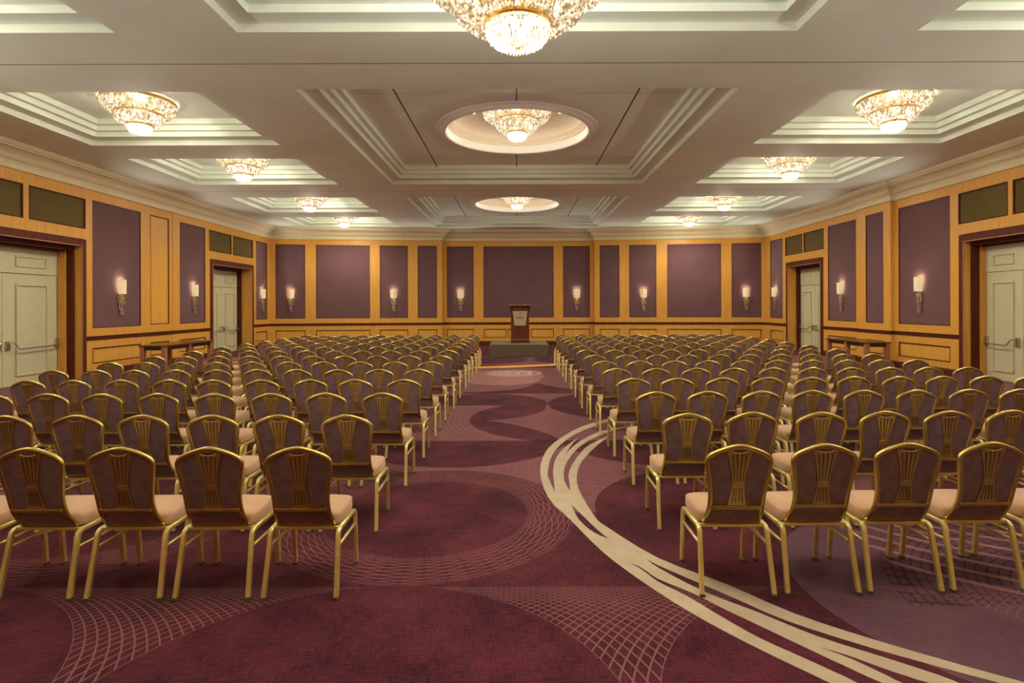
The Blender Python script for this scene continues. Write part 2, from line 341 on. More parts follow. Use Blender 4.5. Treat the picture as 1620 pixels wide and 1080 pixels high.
G4 = [(0.476,4.925),(0.491,4.871),(0.506,4.817),(0.526,4.744),(0.556,4.634),(0.59,4.506),(0.621,4.395),(0.645,4.321),(0.665,4.264),(0.685,4.207),(0.685,4.207),(0.652,4.243),(0.62,4.279),(0.589,4.33),(0.557,4.403),(0.528,4.492),(0.504,4.589),(0.49,4.695),(0.483,4.81),(0.476,4.925)]
G5 = [(0.764,3.815),(0.788,3.79),(0.811,3.765),(0.834,3.733),(0.854,3.69),(0.874,3.639),(0.904,3.585),(0.953,3.529),(1.012,3.47),(1.068,3.409),(1.114,3.347),(1.158,3.283),(1.204,3.217),(1.258,3.147),(1.315,3.074),(1.369,3.004),(1.42,2.937),(1.469,2.873),(1.513,2.817),(1.549,2.77),(1.581,2.731),(1.611,2.693),(1.635,2.663),(1.657,2.635),(1.697,2.591),(1.766,2.518),(1.853,2.428),(1.942,2.341),(2.029,2.264),(2.12,2.189),(2.212,2.118),(2.307,2.051),(2.405,1.986),(2.504,1.926),(2.607,1.87),(2.711,1.817),(2.815,1.765),(2.116,1.311),(2.093,1.426),(2.069,1.54),(2.041,1.653),(2.007,1.765),(1.969,1.875),(1.926,1.984),(1.879,2.09),(1.828,2.195),(1.772,2.298),(1.707,2.405),(1.637,2.51),(1.582,2.591),(1.553,2.632),(1.538,2.649),(1.52,2.669),(1.495,2.699),(1.467,2.732),(1.432,2.772),(1.386,2.823),(1.332,2.881),(1.281,2.943),(1.236,3.008),(1.194,3.077),(1.153,3.147),(1.111,3.221),(1.07,3.298),(1.028,3.369),(0.982,3.433),(0.935,3.493),(0.896,3.55),(0.869,3.607),(0.849,3.662),(0.829,3.711),(0.808,3.749),(0.786,3.782),(0.764,3.815)]
G6 = [(0.894,3.874),(0.907,3.846),(0.921,3.818),(0.952,3.773),(1.013,3.696),(1.09,3.603),(1.16,3.519),(1.209,3.461),(1.249,3.412),(1.297,3.354),(1.355,3.279),(1.419,3.194),(1.494,3.111),(1.585,3.031),(1.686,2.952),(1.782,2.881),(1.865,2.823),(1.943,2.773),(2.018,2.725),(2.089,2.681),(2.158,2.639),(2.237,2.593),(2.333,2.54),(2.438,2.483),(2.545,2.428),(2.65,2.377),(2.756,2.328),(2.863,2.281),(2.971,2.237),(3.08,2.194),(3.189,2.154),(3.3,2.116),(3.411,2.081),(3.522,2.046),(2.721,1.373),(2.686,1.484),(2.651,1.595),(2.611,1.705),(2.565,1.812),(2.515,1.918),(2.461,2.021),(2.403,2.122),(2.341,2.221),(2.275,2.318),(2.199,2.417),(2.119,2.514),(2.054,2.589),(2.02,2.628),(2.001,2.646),(1.975,2.667),(1.935,2.699),(1.889,2.735),(1.832,2.779),(1.758,2.833),(1.673,2.894),(1.591,2.961),(1.518,3.035),(1.449,3.113),(1.377,3.193),(1.3,3.269),(1.22,3.345),(1.144,3.43),(1.069,3.534),(0.998,3.647),(0.944,3.74),(0.916,3.798),(0.905,3.836),(0.894,3.874)]
G7 = [(1.543,2.873),(1.585,2.845),(1.628,2.818),(1.668,2.789),(1.706,2.756),(1.742,2.722),(1.775,2.693),(1.801,2.671),(1.824,2.654),(1.846,2.638),(1.861,2.625),(1.876,2.614),(1.918,2.59),(2.004,2.544),(2.116,2.486),(2.23,2.432),(2.338,2.388),(2.448,2.348),(2.559,2.313),(2.672,2.282),(2.786,2.256),(2.9,2.234),(3.016,2.219),(3.132,2.208),(3.248,2.197),(2.944,1.817),(2.836,1.863),(2.729,1.908),(2.623,1.957),(2.52,2.012),(2.419,2.071),(2.321,2.134),(2.226,2.201),(2.133,2.272),(2.043,2.347),(1.949,2.434),(1.858,2.524),(1.792,2.591),(1.767,2.616),(1.768,2.617),(1.769,2.619),(1.764,2.626),(1.76,2.634),(1.748,2.651),(1.723,2.685),(1.692,2.729),(1.657,2.771),(1.621,2.806),(1.582,2.84),(1.543,2.873)]

def make_floor():
    X0, X1, Y0, Y1 = -11.4, 11.4, -3.2, 25.6
    verts = [(X0,Y0),(X1,Y0),(X1,Y1),(X0,Y1)]; edges = [(0,1),(1,2),(2,3),(3,0)]
    for P in (BAND, G1, G2, G3, G4, G5, G6, G7):
        b = len(verts); Q = [p for i, p in enumerate(P) if (Vector(p)-Vector(P[i-1])).length > 1e-3]
        verts += Q; edges += [(b+i, b+(i+1) % len(Q)) for i in range(len(Q))]
    r = delaunay_2d_cdt([Vector(v) for v in verts], edges, [], 1, 1e-5)
    vs, fs = r[0], r[2]
    def inp(p, P):
        x, y = p; c = False; j = len(P)-1
        for i in range(len(P)):
            xi, yi = P[i]; xj, yj = P[j]
            if (yi > y) != (yj > y) and x < (xj-xi)*(y-yi)/(yj-yi)+xi: c = not c
            j = i
        return c
    m = MB(); m.v = [(v[0], v[1], 0.0) for v in vs]
    for f in fs:
        cx = sum(vs[i][0] for i in f)/len(f); cy = sum(vs[i][1] for i in f)/len(f)
        cr = inp((cx,cy), BAND) and not any(inp((cx,cy), G) for G in (G1,G2,G3,G4,G5,G6,G7))
        m.f.append(tuple(f)); m.mi.append(1 if cr else 0)
    m.box(X0, X1, Y0, Y1, -0.2, -0.02)
    o = m.build('floor', [CARPET, CREAM], recalc=False); structure(o)
    return o
make_floor()

# ------------------------------------------------------------------ walls
def ray_u(px, A, B):                    # where the photo column px meets the wall line A-B, as metres along it
    k = (px-CX)/FPX; ax, ay = A; dx, dy = B[0]-A[0], B[1]-A[1]; L = math.hypot(dx, dy)
    s = (k*ay-ax)/(dx-k*dy); return s*L
ZTOP, ZP0, ZP1, ZL0, ZL1 = 5.22, 1.23, 4.47, 0.33, 0.73
def wall_run(parent_mb, A, B, ops):
    """fills a straight wall from A to B with maple, leaving the rectangles in ops open; returns a placing function"""
    A = Vector(A); B = Vector(B); T = (B-A); L = T.length; T /= L; N = Vector((-T.y,T.x))   # N points into the wall, away from the room, on a clockwise plan
    P = lambda u, z, d=0: (A.x+T.x*u+N.x*d, A.y+T.y*u+N.y*d, z)
    us = sorted({0, L, *[o[0] for o in ops], *[o[1] for o in ops]}); zs = sorted({0, ZTOP, *[o[2] for o in ops], *[o[3] for o in ops]})
    for i in range(len(us)-1):
        for j in range(len(zs)-1):
            uc = (us[i]+us[i+1])/2; zc = (zs[j]+zs[j+1])/2
            if any(o[0] < uc < o[1] and o[2] < zc < o[3] for o in ops): continue
            parent_mb.quad(P(us[i],zs[j]), P(us[i+1],zs[j]), P(us[i+1],zs[j+1]), P(us[i],zs[j+1]))
    for o in ops:                         # reveals
        d = o[5] if len(o) > 5 else 0.03
        a, b, c, e = o[:4]
        for q in (((a,c),(b,c)),((b,c),(b,e)),((b,e),(a,e)),((a,e),(a,c))):
            if c == 0 and q[0][1] == 0 and q[1][1] == 0: continue
            parent_mb.quad(P(q[0][0],q[0][1]), P(q[1][0],q[1][1]), P(q[1][0],q[1][1],d), P(q[0][0],q[0][1],d))
    return P
def frame_strip(m, P, a, b, c, e, wd, d0, d1, bottom=True):
    """a rectangular moulding ring a..b x c..e, strip width wd, from depth d0 (front) to d1"""
    def bar(u0, u1, z0, z1):
        vs = [P(u,z,d) for d in (d0,d1) for z in (z0,z1) for u in (u0,u1)]
        m.add(vs, [(0,2,3,1),(4,5,7,6),(0,1,5,4),(2,6,7,3),(0,4,6,2),(1,3,7,5)])
    bar(a, b, e-wd, e)
    if bottom: bar(a, b, c, c+wd)
    bar(a, a+wd, c+(wd if bottom else 0), e-wd); bar(b-wd, b, c+(wd if bottom else 0), e-wd)
def fit_panels(wall, P, ops):
    for o in ops:
        a, b, c, e, kind = o[:5]
        if kind == 'door': continue
        m = MB(); m.quad(P(a,c,0.022), P(b,c,0.022), P(b,e,0.022), P(a,e,0.022))
        nm, mt = {'fabric': ('fabric_panel', PURPLE), 'wood': ('wood_panel', MAPLE_P), 'grille': ('air_grille', GRILLE_M)}[kind]
        pn = m.build(nm, mt, wall)
        m = MB(); wd = {'fabric': 0.022, 'wood': 0.026, 'grille': 0.03}[kind]
        frame_strip(m, P, a+0.002, b-0.002, c+0.002, e-0.002, wd, 0.002 if kind != 'grille' else -0.006, 0.024)
        m.build('panel_trim', MAHOG if kind != 'fabric' else LINE, wall)
XW = 10.7
def side_wall(name, sgn):
    root = empty(name, (0,0,0)); structure(root)
    return root

# polyline of the room, clockwise seen from above: rear left -> far left -> far right -> rear right
RX = -0.12
def build_room():
    # ---- left wall
    wl = MB(); jobs = []
    left = [((-XW,-3.0),(-XW,16.0)), ((-XW-0.015,16.0),(-XW-0.015,17.3)), ((-XW,17.3),(-XW,24.1))]
    def uY(px, A): return XW*FPX/(CX-px)-A[1]
    lower = lambda a, b: (a, b, ZL0, ZL1, 'wood')
    ops0 = [(13.1,16.65,0,3.26,'door',0.10),(13.45,15.06,3.70,4.45,'grille'),(15.2,16.8,3.70,4.45,'grille'),
            (17.02,18.83,ZP0,ZP1,'fabric'), lower(17.02,18.83),
            (3.4,6.2,ZP0,ZP1,'fabric'), (7.2,10.0,ZP0,ZP1,'fabric'), lower(3.4,6.2), lower(7.2,10.0)]
    ops1 = [(0.26,1.14,ZP0+0.02,ZP1,'wood'), lower(0.26,1.14)]
    ops2 = [(0.35,1.80,ZP0,ZP1,'fabric'), lower(0.35,1.80), (2.23,5.12,0,3.26,'door',0.10),
            (2.05,3.55,3.72,4.45,'grille'),(3.66,5.24,3.72,4.45,'grille'),(5.52,6.52,ZP0,ZP1,'fabric'), lower(5.52,6.52)]
    for (A,B), ops in zip(left, (ops0,ops1,ops2)):
        jobs.append((wall_run(wl, A, B, ops), ops))
    for y in (16.0,17.3): wl.quad((-XW,y,0),(-XW-0.015,y,0),(-XW-0.015,y,ZTOP),(-XW,y,ZTOP))
    wl.box(-XW-1.1,-XW-0.9,-3.0,24.3,0,ZTOP+0.9)
    o = wl.build('wall_left', MAPLE, recalc=False); structure(o)
    for P, ops in jobs: fit_panels(o, P, ops)
    # ---- right wall (runs far -> rear)
    wr = MB(); jobs = []
    right = [((XW,24.1),(XW,17.25)), ((XW+RX,17.25),(XW+RX,15.75)), ((XW,15.75),(XW,-3.0))]
    Y = lambda y0, *a: tuple([y0-a[1], y0-a[0]]+list(a[2:]))
    opr0 = [Y(24.1,22.4,23.5,ZP0,ZP1,'fabric'), Y(24.1,22.4,23.5,ZL0,ZL1,'wood'), Y(24.1,19.57,21.95,0,3.26,'door',0.10),
            Y(24.1,20.85,22.17,3.72,4.45,'grille'), Y(24.1,19.40,20.75,3.72,4.45,'grille'),
            Y(24.1,17.55,19.14,ZP0,ZP1,'fabric'), Y(24.1,17.55,19.14,ZL0,ZL1,'wood')]
    opr1 = [Y(17.25,16.06,16.88,ZP0,ZP1,'fabric'), Y(17.25,16.06,16.88,ZL0,ZL1,'wood')]
    opr2 = [Y(15.75,13.74,15.6,ZP0,ZP1,'fabric'), Y(15.75,13.74,15.6,ZL0,ZL1,'wood'), Y(15.75,10.1,13.3,0,3.26,'door',0.10),
            Y(15.75,12.12,13.48,3.70,4.45,'grille'), Y(15.75,10.5,12.0,3.70,4.45,'grille'),
            Y(15.75,4.2,7.0,ZP0,ZP1,'fabric'), Y(15.75,0.4,3.2,ZP0,ZP1,'fabric'), Y(15.75,4.2,7.0,ZL0,ZL1,'wood'), Y(15.75,0.4,3.2,ZL0,ZL1,'wood')]
    for (A,B), ops in zip(right, (opr0,opr1,opr2)):
        jobs.append((wall_run(wr, A, B, ops), ops))
    for y in (15.75,17.25): wr.quad((XW,y,0),(XW+RX,y,0),(XW+RX,y,ZTOP),(XW,y,ZTOP))
    wr.box(XW+0.9,XW+1.1,-3.0,24.3,0,ZTOP+0.9)
    o = wr.build('wall_right', MAPLE, recalc=False); structure(o)
    for P, ops in jobs: fit_panels(o, P, ops)
    # ---- far wall
    wf = MB(); jobs = []
    pts = FAR
    pan = {0: [(436,483),(500,585.5),(601,645.5)], 1: [(661,691.5)], 3: [(707,749.5),(765,876),(891,933.5)], 5: [(949,980)], 6: [(995.5,1038.5),(1055.5,1141),(1157.5,1204.5)]}
    for i in range(len(pts)-1):
        A, B = pts[i], pts[i+1]; ops = []
        for (p0, p1) in pan.get(i, []):
            a, b = ray_u(p0,A,B), ray_u(p1,A,B)
            ops.append((a,b,ZP0+0.01,ZP1,'fabric'))
            if (p0,p1) == (765,876):
                s = [ray_u(p,A,B) for p in (765.5,801,803.5,837.5,840,876)]
                ops += [lower(s[0],s[1]), lower(s[2],s[3]), lower(s[4],s[5])]
            else: ops.append(lower(a,b))
        jobs.append((wall_run(wf, A, B, ops), ops))
    wf.box(-11.8,11.8,25.5,25.7,0,ZTOP+0.9)
    o = wf.build('wall_far', MAPLE, recalc=False); structure(o)
    for P, ops in jobs: fit_panels(o, P, ops)
    # ---- rear wall behind the viewer
    m = MB(); m.box(-11.8,11.8,-3.2,-3.0,0,ZTOP+0.9); structure(m.build('wall_rear', MAPLE))
FAR = [(-XW,24.1),(-4.70,24.88),(-3.36,24.95),(-3.36,25.2),(3.48,25.2),(3.48,24.95),(4.81,24.88),(XW,24.1)]
build_room()

def mould(name, path, prof, mat, closed=False):
    """a moulding following the room; prof = (distance into the room, z); path runs clockwise from rear left"""
    P = [Vector(p) for p in path]; n = len(P); off = []
    for i in range(n):
        ns = []
        if i > 0: t = (P[i]-P[i-1]).normalized(); ns.append(Vector((t.y,-t.x)))
        if i < n-1: t = (P[i+1]-P[i]).normalized(); ns.append(Vector((t.y,-t.x)))
        if len(ns) == 2:
            b = (ns[0]+ns[1]); b = b/max(0.3,(1+ns[0].dot(ns[1]))); off.append(b)
        else: off.append(ns[0])
    m = MB(); k = len(prof); vs = []
    for p, o in zip(P, off):
        for (d, z) in prof: vs.append((p.x+o.x*d, p.y+o.y*d, z))
    fs = [(i*k+q, (i+1)*k+q, (i+1)*k+(q+1) % k, i*k+(q+1) % k) for i in range(n-1) for q in range(k)]
    fs += [tuple(range(k)), tuple((n-1)*k+q for q in range(k))]
    m.add(vs, fs); return structure(m.build(name, mat))
LEFTP = [(-XW,-3.0),(-XW,16.6)]
RIGHTP = [(XW,17.25),(XW+RX,17.25),(XW+RX,15.75),(XW,15.75),(XW,-3.0)]
FULL = LEFTP + FAR + RIGHTP
CROWNP = [(-0.02,4.70),(0.035,4.70),(0.045,4.715),(0.05,4.80),(0.075,4.86),(0.12,4.90),(0.135,4.905),(0.135,4.93),(0.16,4.935),(0.16,4.96),(0.19,5.00),(0.25,5.05),(0.32,5.075),(0.34,5.08),(0.34,5.11),(0.37,5.12),(0.38,5.16),(0.39,5.21),(-0.02,5.21)]
mould('trim_1', FULL, CROWNP, CROWN)
RAIL = [(-0.01,0.93),(0.015,0.93),(0.03,0.95),(0.03,1.0),(0.045,1.01),(0.045,1.03),(-0.01,1.03)]
BASE = [(-0.01,0.0),(0.03,0.0),(0.03,0.15),(0.015,0.18),(-0.01,0.18)]
RUNS = [[(-XW,-2.99),(-XW,9.96)],
        [(-XW,13.80),(-XW,16.6),(-XW,19.40)],
        [(-XW,22.55)]+FAR+[(XW,22.11)],
        [(XW,19.41),(XW,17.25),(XW+RX,17.25),(XW+RX,15.75),(XW,15.75),(XW,13.46)],
        [(XW,9.94),(XW,-2.99)]]
for i, r in enumerate(RUNS):
    mould('trim_%d' % (i+2), r, RAIL, MAHOG)
    mould('baseboard_%s' % ['left_rear','left','far','right','right_rear'][i], r, BASE, MAHOG)

# ------------------------------------------------------------------ ceiling with coffers
ZC = 5.2
SIDE_Y = [(0.2,3.1),(4.2,6.97),(8.9,11.84),(12.92,15.66),(17.52,20.25),(21.4,24.0)]
MID_Y = [(0.1,6.97),(8.8,15.68),(17.5,24.2)]
HOLES = [(s*9.03 if s < 0 else 5.03, s*5.03 if s < 0 else 9.03, a, b, 'side') for s in (-1,1) for (a,b) in SIDE_Y] + [(-3.5,3.52,a,b,'mid') for (a,b) in MID_Y]
STEPS = [(0.0,5.2),(0.0,5.31),(0.26,5.31),(0.26,5.41),(0.36,5.41),(0.36,5.51),(0.46,5.51),(0.46,5.617)]
def build_ceiling():
    m = MB(); X0, X1, Y0, Y1 = -11.3, 11.3, -3.2, 25.7
    xs = sorted({X0,X1,*[h[0] for h in HOLES],*[h[1] for h in HOLES]}); ys = sorted({Y0,Y1,*[h[2] for h in HOLES],*[h[3] for h in HOLES]})
    for i in range(len(xs)-1):
        for j in range(len(ys)-1):
            xc, yc = (xs[i]+xs[i+1])/2, (ys[j]+ys[j+1])/2
            if any(h[0] < xc < h[1] and h[2] < yc < h[3] for h in HOLES): continue
            m.quad((xs[i],ys[j],ZC),(xs[i],ys[j+1],ZC),(xs[i+1],ys[j+1],ZC),(xs[i+1],ys[j],ZC))
    m.box(X0-0.5,X1+0.5,Y0,Y1,6.4,6.5)
    ce = m.build('ceiling', CEIL, recalc=False); structure(ce)
    for (x0,x1,y0,y1,k) in HOLES:
        m = MB()
        for (i0,z0),(i1,z1) in zip(STEPS[:-1], STEPS[1:]):
            a = [(x0+i0,y0+i0,z0),(x1-i0,y0+i0,z0),(x1-i0,y1-i0,z0),(x0+i0,y1-i0,z0)]
            b = [(x0+i1,y0+i1,z1),(x1-i1,y0+i1,z1),(x1-i1,y1-i1,z1),(x0+i1,y1-i1,z1)]
            for q in range(4): r = (q+1) % 4; m.quad(a[q],a[r],b[r],b[q])
        I, Z = STEPS[-1]
        ax, bx, ay, by = x0+I, x1-I, y0+I, y1-I
        if k == 'side': m.quad((ax,ay,Z),(ax,by,Z),(bx,by,Z),(bx,ay,Z))
        else:
            cx, cy, R = 0.01, (y0+y1)/2, 1.60; n = 96; vs = []
            for i in range(n):
                t = 2*PI*i/n; c, s = math.cos(t), math.sin(t); vs.append((cx+R*c, cy+R*s, Z))
            for i in range(n):
                t = 2*PI*i/n; c, s = math.cos(t), math.sin(t)
                kx = ((bx-cx) if c > 0 else (cx-ax))/max(abs(c),1e-6); ky = ((by-cy) if s > 0 else (cy-ay))/max(abs(s),1e-6); kk = min(kx,ky)
                vs.append((cx+kk*c, cy+kk*s, Z))
            fs = [(i,(i+1)%n,n+(i+1)%n,n+i) for i in range(n)]; m.add(vs, fs)
            # the corners of the square between two rim points
            for sx, sy in ((1,1),(-1,1),(-1,-1),(1,-1)):
                X = bx if sx > 0 else ax; Yv = by if sy > 0 else ay; a = math.atan2(Yv-cy, X-cx) % (2*PI); i = int(a/(2*PI)*n)
                m.add([vs[n+i], (X,Yv,Z), vs[n+(i+1)%n]], [(0,1,2)])
        m.build('coffer', CEIL, ce, recalc=False)
        if k == 'mid':
            m = MB(); m.lathe([(1.77,5.625),(1.765,5.60),(1.72,5.585),(1.70,5.60),(1.685,5.585),(1.62,5.545),(1.57,5.54),(1.545,5.56),(1.535,5.60),(1.53,5.72)], 96, cx, cy)
            m.build('dome_ring', WHITE_R, ce, recalc=False, autosmooth=0.6)
            m = MB(); m.lathe([(1.53,5.72),(1.50,5.725),(1.50,5.755),(1.475,5.76),(1.475,5.79),(1.45,5.795),(1.45,5.825),(1.425,5.83),(1.42,5.87),(1.38,5.95),(1.28,6.02),(1.12,6.06),(0.8,6.07),(0.0,6.07)], 96, cx, cy)
            m.build('dome', WHITE_T, ce, recalc=False, autosmooth=0.5)
build_ceiling()

# ------------------------------------------------------------------ chandeliers
def crystal_mat(name, tint, e_lo, e_hi, clear):
    t = NT(name); t.t.nodes.remove(t.b); out = t.t.nodes['Material Output']
    g = t.n('ShaderNodeNewGeometry'); r = g.outputs['Random Per Island']
    p = t.M('POWER', r, 1.7)
    st = t.M('ADD', t.M('MULTIPLY', p, e_hi-e_lo), e_lo)  # random glow per bead imitates the sparkle of refracted lamp light
    em = t.n('ShaderNodeEmission'); t.put(em.inputs[1], st)
    t.L(t.mix(r, tint[0], tint[1]), em.inputs[0])
    gl = t.n('ShaderNodeBsdfGlossy'); gl.inputs['Roughness'].default_value = 0.08
    ad = t.n('ShaderNodeAddShader'); t.L(em.outputs[0], ad.inputs[0])
    mg = t.n('ShaderNodeMixShader'); mg.inputs[0].default_value = 0.15
    tr = t.n('ShaderNodeBsdfTransparent'); tr.inputs[0].default_value = (1,0.97,0.92,1)
    t.L(tr.outputs[0], mg.inputs[1]); t.L(gl.outputs[0], mg.inputs[2])
    mx = t.n('ShaderNodeMixShader'); mx.inputs[0].default_value = 1-clear
    t.L(mg.outputs[0], mx.inputs[1]); t.L(em.outputs[0], mx.inputs[2]); t.t.nodes.remove(ad)
    t.L(mx.outputs[0], out.inputs[0]); return t.m
CRYS = crystal_mat('lit_crystal', (srgb(250,200,128), srgb(255,236,204)), 0.11, 0.62, 0.30)
CRYS_B = crystal_mat('lit_crystal_bright', (srgb(255,236,200), srgb(255,250,240)), 0.28, 1.3, 0.30)
def emis(name, col, s):
    t = NT(name); t.b.inputs['Base Color'].default_value = col; t.b.inputs['Emission Color'].default_value = col; t.b.inputs['Emission Strength'].default_value = s; return t.m
BULB = emis('lit_bulb', (1,0.88,0.68,1), 3.0)
RIMM = plain('gilt_rim', (0.80,0.50,0.18,1), 0.28, 1.0)
def bead(m, p, r, h, ang):
    c, s = math.cos(ang), math.sin(ang); x, y, z = p
    m.add([(x,y,z+h),(x+r*c,y+r*s,z),(x-r*s*0.7,y+r*c*0.7,z),(x-r*c,y-r*s,z),(x+r*s*0.7,y-r*c*0.7,z),(x,y,z-h)],
          [(0,1,2),(0,2,3),(0,3,4),(0,4,1),(5,2,1),(5,3,2),(5,4,3),(5,1,4)])
def crystals(prof, seed, sp=0.034, prism=False, mb=None):
    """crystals hung over a bowl profile [(r,z)...]"""
    rnd = random.Random(seed); m = mb or MB(); prof = [Vector(p) for p in prof]
    L = sum((b-a).length for a, b in zip(prof[:-1], prof[1:])); n = max(2, int(L/sp))
    for i in range(n+1):
        s = L*i/n
        for a, b in zip(prof[:-1], prof[1:]):
            l = (b-a).length
            if s <= l+1e-9: p = a+(b-a)*(s/l if l else 0); break
            s -= l
        r, z = p; k = max(4, int(2*PI*r/sp))
        for j in range(k):
            th = 2*PI*(j+0.5*(i % 2))/k + rnd.uniform(-.01,.01)
            rr = r+rnd.uniform(-.004,.004); q = rnd.uniform(0.75,1.15)
            lng = prism and i < n*0.45
            bead(m, (rr*math.cos(th), rr*math.sin(th), z+rnd.uniform(-.004,.004)), sp*0.50*q, sp*(1.15 if lng else 0.60)*q, th+rnd.uniform(-.5,.5))
    return m
def make_chandelier(R, Z, stem=0.0, sp=0.034, seed=1):
    """R = radii of the three tiers, Z = heights below the canopy of rims and feet; origin at the ceiling"""
    root = empty('crystal_chandelier', (0,0,0))
    m = MB(); m.lathe([(0,0),(R[0]*0.93,0),(R[0]*0.93,-0.03),(0,-0.03)] if not stem else [(0,0),(0.22,0),(0.22,-0.03),(0.1,-0.07),(0,-0.07)], 48)
    m.build('canopy', RIMM, root, autosmooth=0.6)
    o = -stem
    if stem:
        m = MB(); m.lathe([(0.022,-0.05),(0.022,o),(0.05,o-0.01),(R[0]*0.93,o),(R[0]*0.93,o-0.02),(0,o-0.02)], 32); m.build('stem', RIMM, root, autosmooth=0.6)
    for i in range(3):
        zr, zb = o-Z[i], (o-Z[i+1]-0.004 if i < 2 else o-Z[5]); r = R[i]; rb = (R[i+1]*1.01 if i < 2 else r*0.30); h = zr-zb
        m = MB(); m.lathe([(r-0.012,zr),(r+0.012,zr),(r+0.016,zr-0.018),(r+0.010,zr-0.036),(r-0.012,zr-0.036),(r-0.012,zr)], 64)
        m.build('rim', RIMM, root, autosmooth=0.7)
        prof = [(r-0.004,zr-0.04)]
        for q in range(1, 9):
            a = q/8*PI/2; prof.append((rb+(r-rb)*math.cos(a)**0.75*(1.0 if q < 8 else 0), zr-0.04-(h-0.04)*math.sin(a)**1.15))
        if i == 2: prof += [(rb*0.5, zb-0.004)]
        inner = [(r_*0.955, z_+0.012) for r_, z_ in prof]
        c = crystals(prof, seed+i, sp*(1 if i < 2 else 0.9), prism=(i < 2), mb=crystals(inner, seed+i+50, sp*1.12, prism=(i < 2))).build('crystal_strands', CRYS if i < 2 else CRYS_B, root, recalc=False)
        c['kind'] = 'stuff'
        nb = (8,5,3)[i]
        for j in range(nb):
            a = 2*PI*(j+0.3*i)/nb; rr = (r+rb)/2*0.86 if i < 2 else r*0.4; zz = (zr+zb)/2+0.02
            m = MB(); m.lathe([(0.0,0.055),(0.012,0.05),(0.02,0.02),(0.028,-0.01),(0.022,-0.035),(0.0,-0.045)], 10, rr*math.cos(a), rr*math.sin(a))
            m.v = [(x,y,z+zz) for x,y,z in m.v]
            m.build('bulb', BULB, root, smooth=True)
    m = MB(); zb = o-Z[5]; m.lathe([(0,zb+0.03),(0.06,zb+0.015),(0.05,zb),(0.014,zb-0.005),(0.018,zb-0.02),(0.0,zb-0.035)], 20); m.build('finial', RIMM, root, smooth=True)
    return root
SR = (0.60,0.40,0.205); SZ = (0.03,0.255,0.45, 0.33,0.50,0.62)
MR = (0.74,0.47,0.22); MZ = (0.03,0.24,0.50, 0.36,0.56,0.67)
side_names = {0:'nearest the viewer',}
cs = make_chandelier(SR, SZ, sp=0.030, seed=3); cm = make_chandelier(MR, MZ, sp=0.030, seed=11)
cn = make_chandelier((0.68,0.45,0.203), (0.03,0.22,0.47,0.33,0.52,0.62), stem=2.04, sp=0.024, seed=21)
index_kids()
first = {'s': True, 'm': True}
def put_chandelier(proto, key, loc, label, group=None, lights=()):
    o = proto if first.get(key, True) else copy_tree(proto)
    first[key] = False; o.location = loc
    tag(o, label, 'chandelier', group)
    for z, p, dn in lights:
        if dn == 2: lamp('chandelier_light', (0,0,z), p, col=(1,0.95,0.85), parent=o, r=0.12, kind='SPOT', spot=math.radians(174), rot=(PI,0,0))
        elif dn: lamp('chandelier_light', (0,0,z), p, parent=o, r=0.12, kind='SPOT', spot=math.radians(172))
        else: lamp('chandelier_light', (0,0,z), p, parent=o, r=0.09)
    return o
ordw = ['first','second','third','fourth']
for sd, sn in ((-1,'left'),(1,'right')):
    for i, (a, b) in enumerate(SIDE_Y):
        loc = (sd*7.03, (a+b)/2, 5.617)
        if i < 2:                         # above and behind the frame: lamps only where nothing is seen
            lamp('ceiling_lamp', (loc[0],loc[1],5.30), K_SIDE*0.3, r=0.2); continue
        lab = ['large crystal chandelier in the nearest visible coffer of the %s ceiling side' % sn,
               'crystal chandelier in the second coffer back along the %s ceiling side' % sn,
               'small-looking crystal chandelier in the third coffer along the %s ceiling side' % sn,
               'smallest-looking crystal chandelier in the last coffer of the %s ceiling side' % sn][i-2]
        put_chandelier(cs, 's', loc, lab, 'crystal chandeliers in the side coffers', ((-0.16,K_SIDE*0.75,0),(-0.38,K_SIDE*0.75,0),(-0.70,K_SIDE*0.24,0),(-0.68,K_SIDE*1.0,1)))
for i, (a, b) in enumerate(MID_Y):
    if i == 0:
        put_chandelier(cn, 'n', (0.01, 3.54, 6.07), 'big low-hanging crystal chandelier at the top edge, cut by the frame', None, ((-1.98,K_NEAR*3.9,2),(-2.2,K_NEAR*0.35,0),(-2.78,K_NEAR*0.08,0))); continue
    put_chandelier(cm, 'm', (0.01, (a+b)/2, 6.07), ['','crystal chandelier in the nearer round ceiling dome','crystal chandelier in the farther round ceiling dome, near the far wall'][i],
                   'crystal chandeliers in the round domes', ((-0.16,K_MID*0.12,0),(-0.40,K_MID*0.12,0),(-0.70,K_MID*0.34,0),(-0.74,K_MID*1.1,1)))
# recessed downlights beside the dome chandeliers
m = MB(); m.lathe([(0.075,0),(0.075,-0.012),(0.055,-0.012),(0.05,0.0)], 24); dl0 = m.build('downlight', CROWN, autosmooth=0.6)
m = MB(); m.lathe([(0.05,-0.004),(0,-0.004)], 24); m.build('lamp_lens', emis('downlight_lens', (1,0.93,0.8,1), 12), dl0)
index_kids(); fd = True
for i, (a, b) in enumerate(MID_Y[1:]):
    for s in (-1,1):
        o = dl0 if fd else copy_tree(dl0); fd = False
        o.location = (0.01+s*0.98, (a+b)/2+0.15, 6.068)
        tag(o, 'small round downlight %s of the chandelier in the %s dome' % ('left' if s < 0 else 'right', ['nearer','farther'][i]), 'downlight', 'recessed dome downlights')
        lamp('downlight_lamp', (o.location.x, o.location.y, 6.04), K_DOWN, kind='SPOT', spot=2.4, r=0.05)

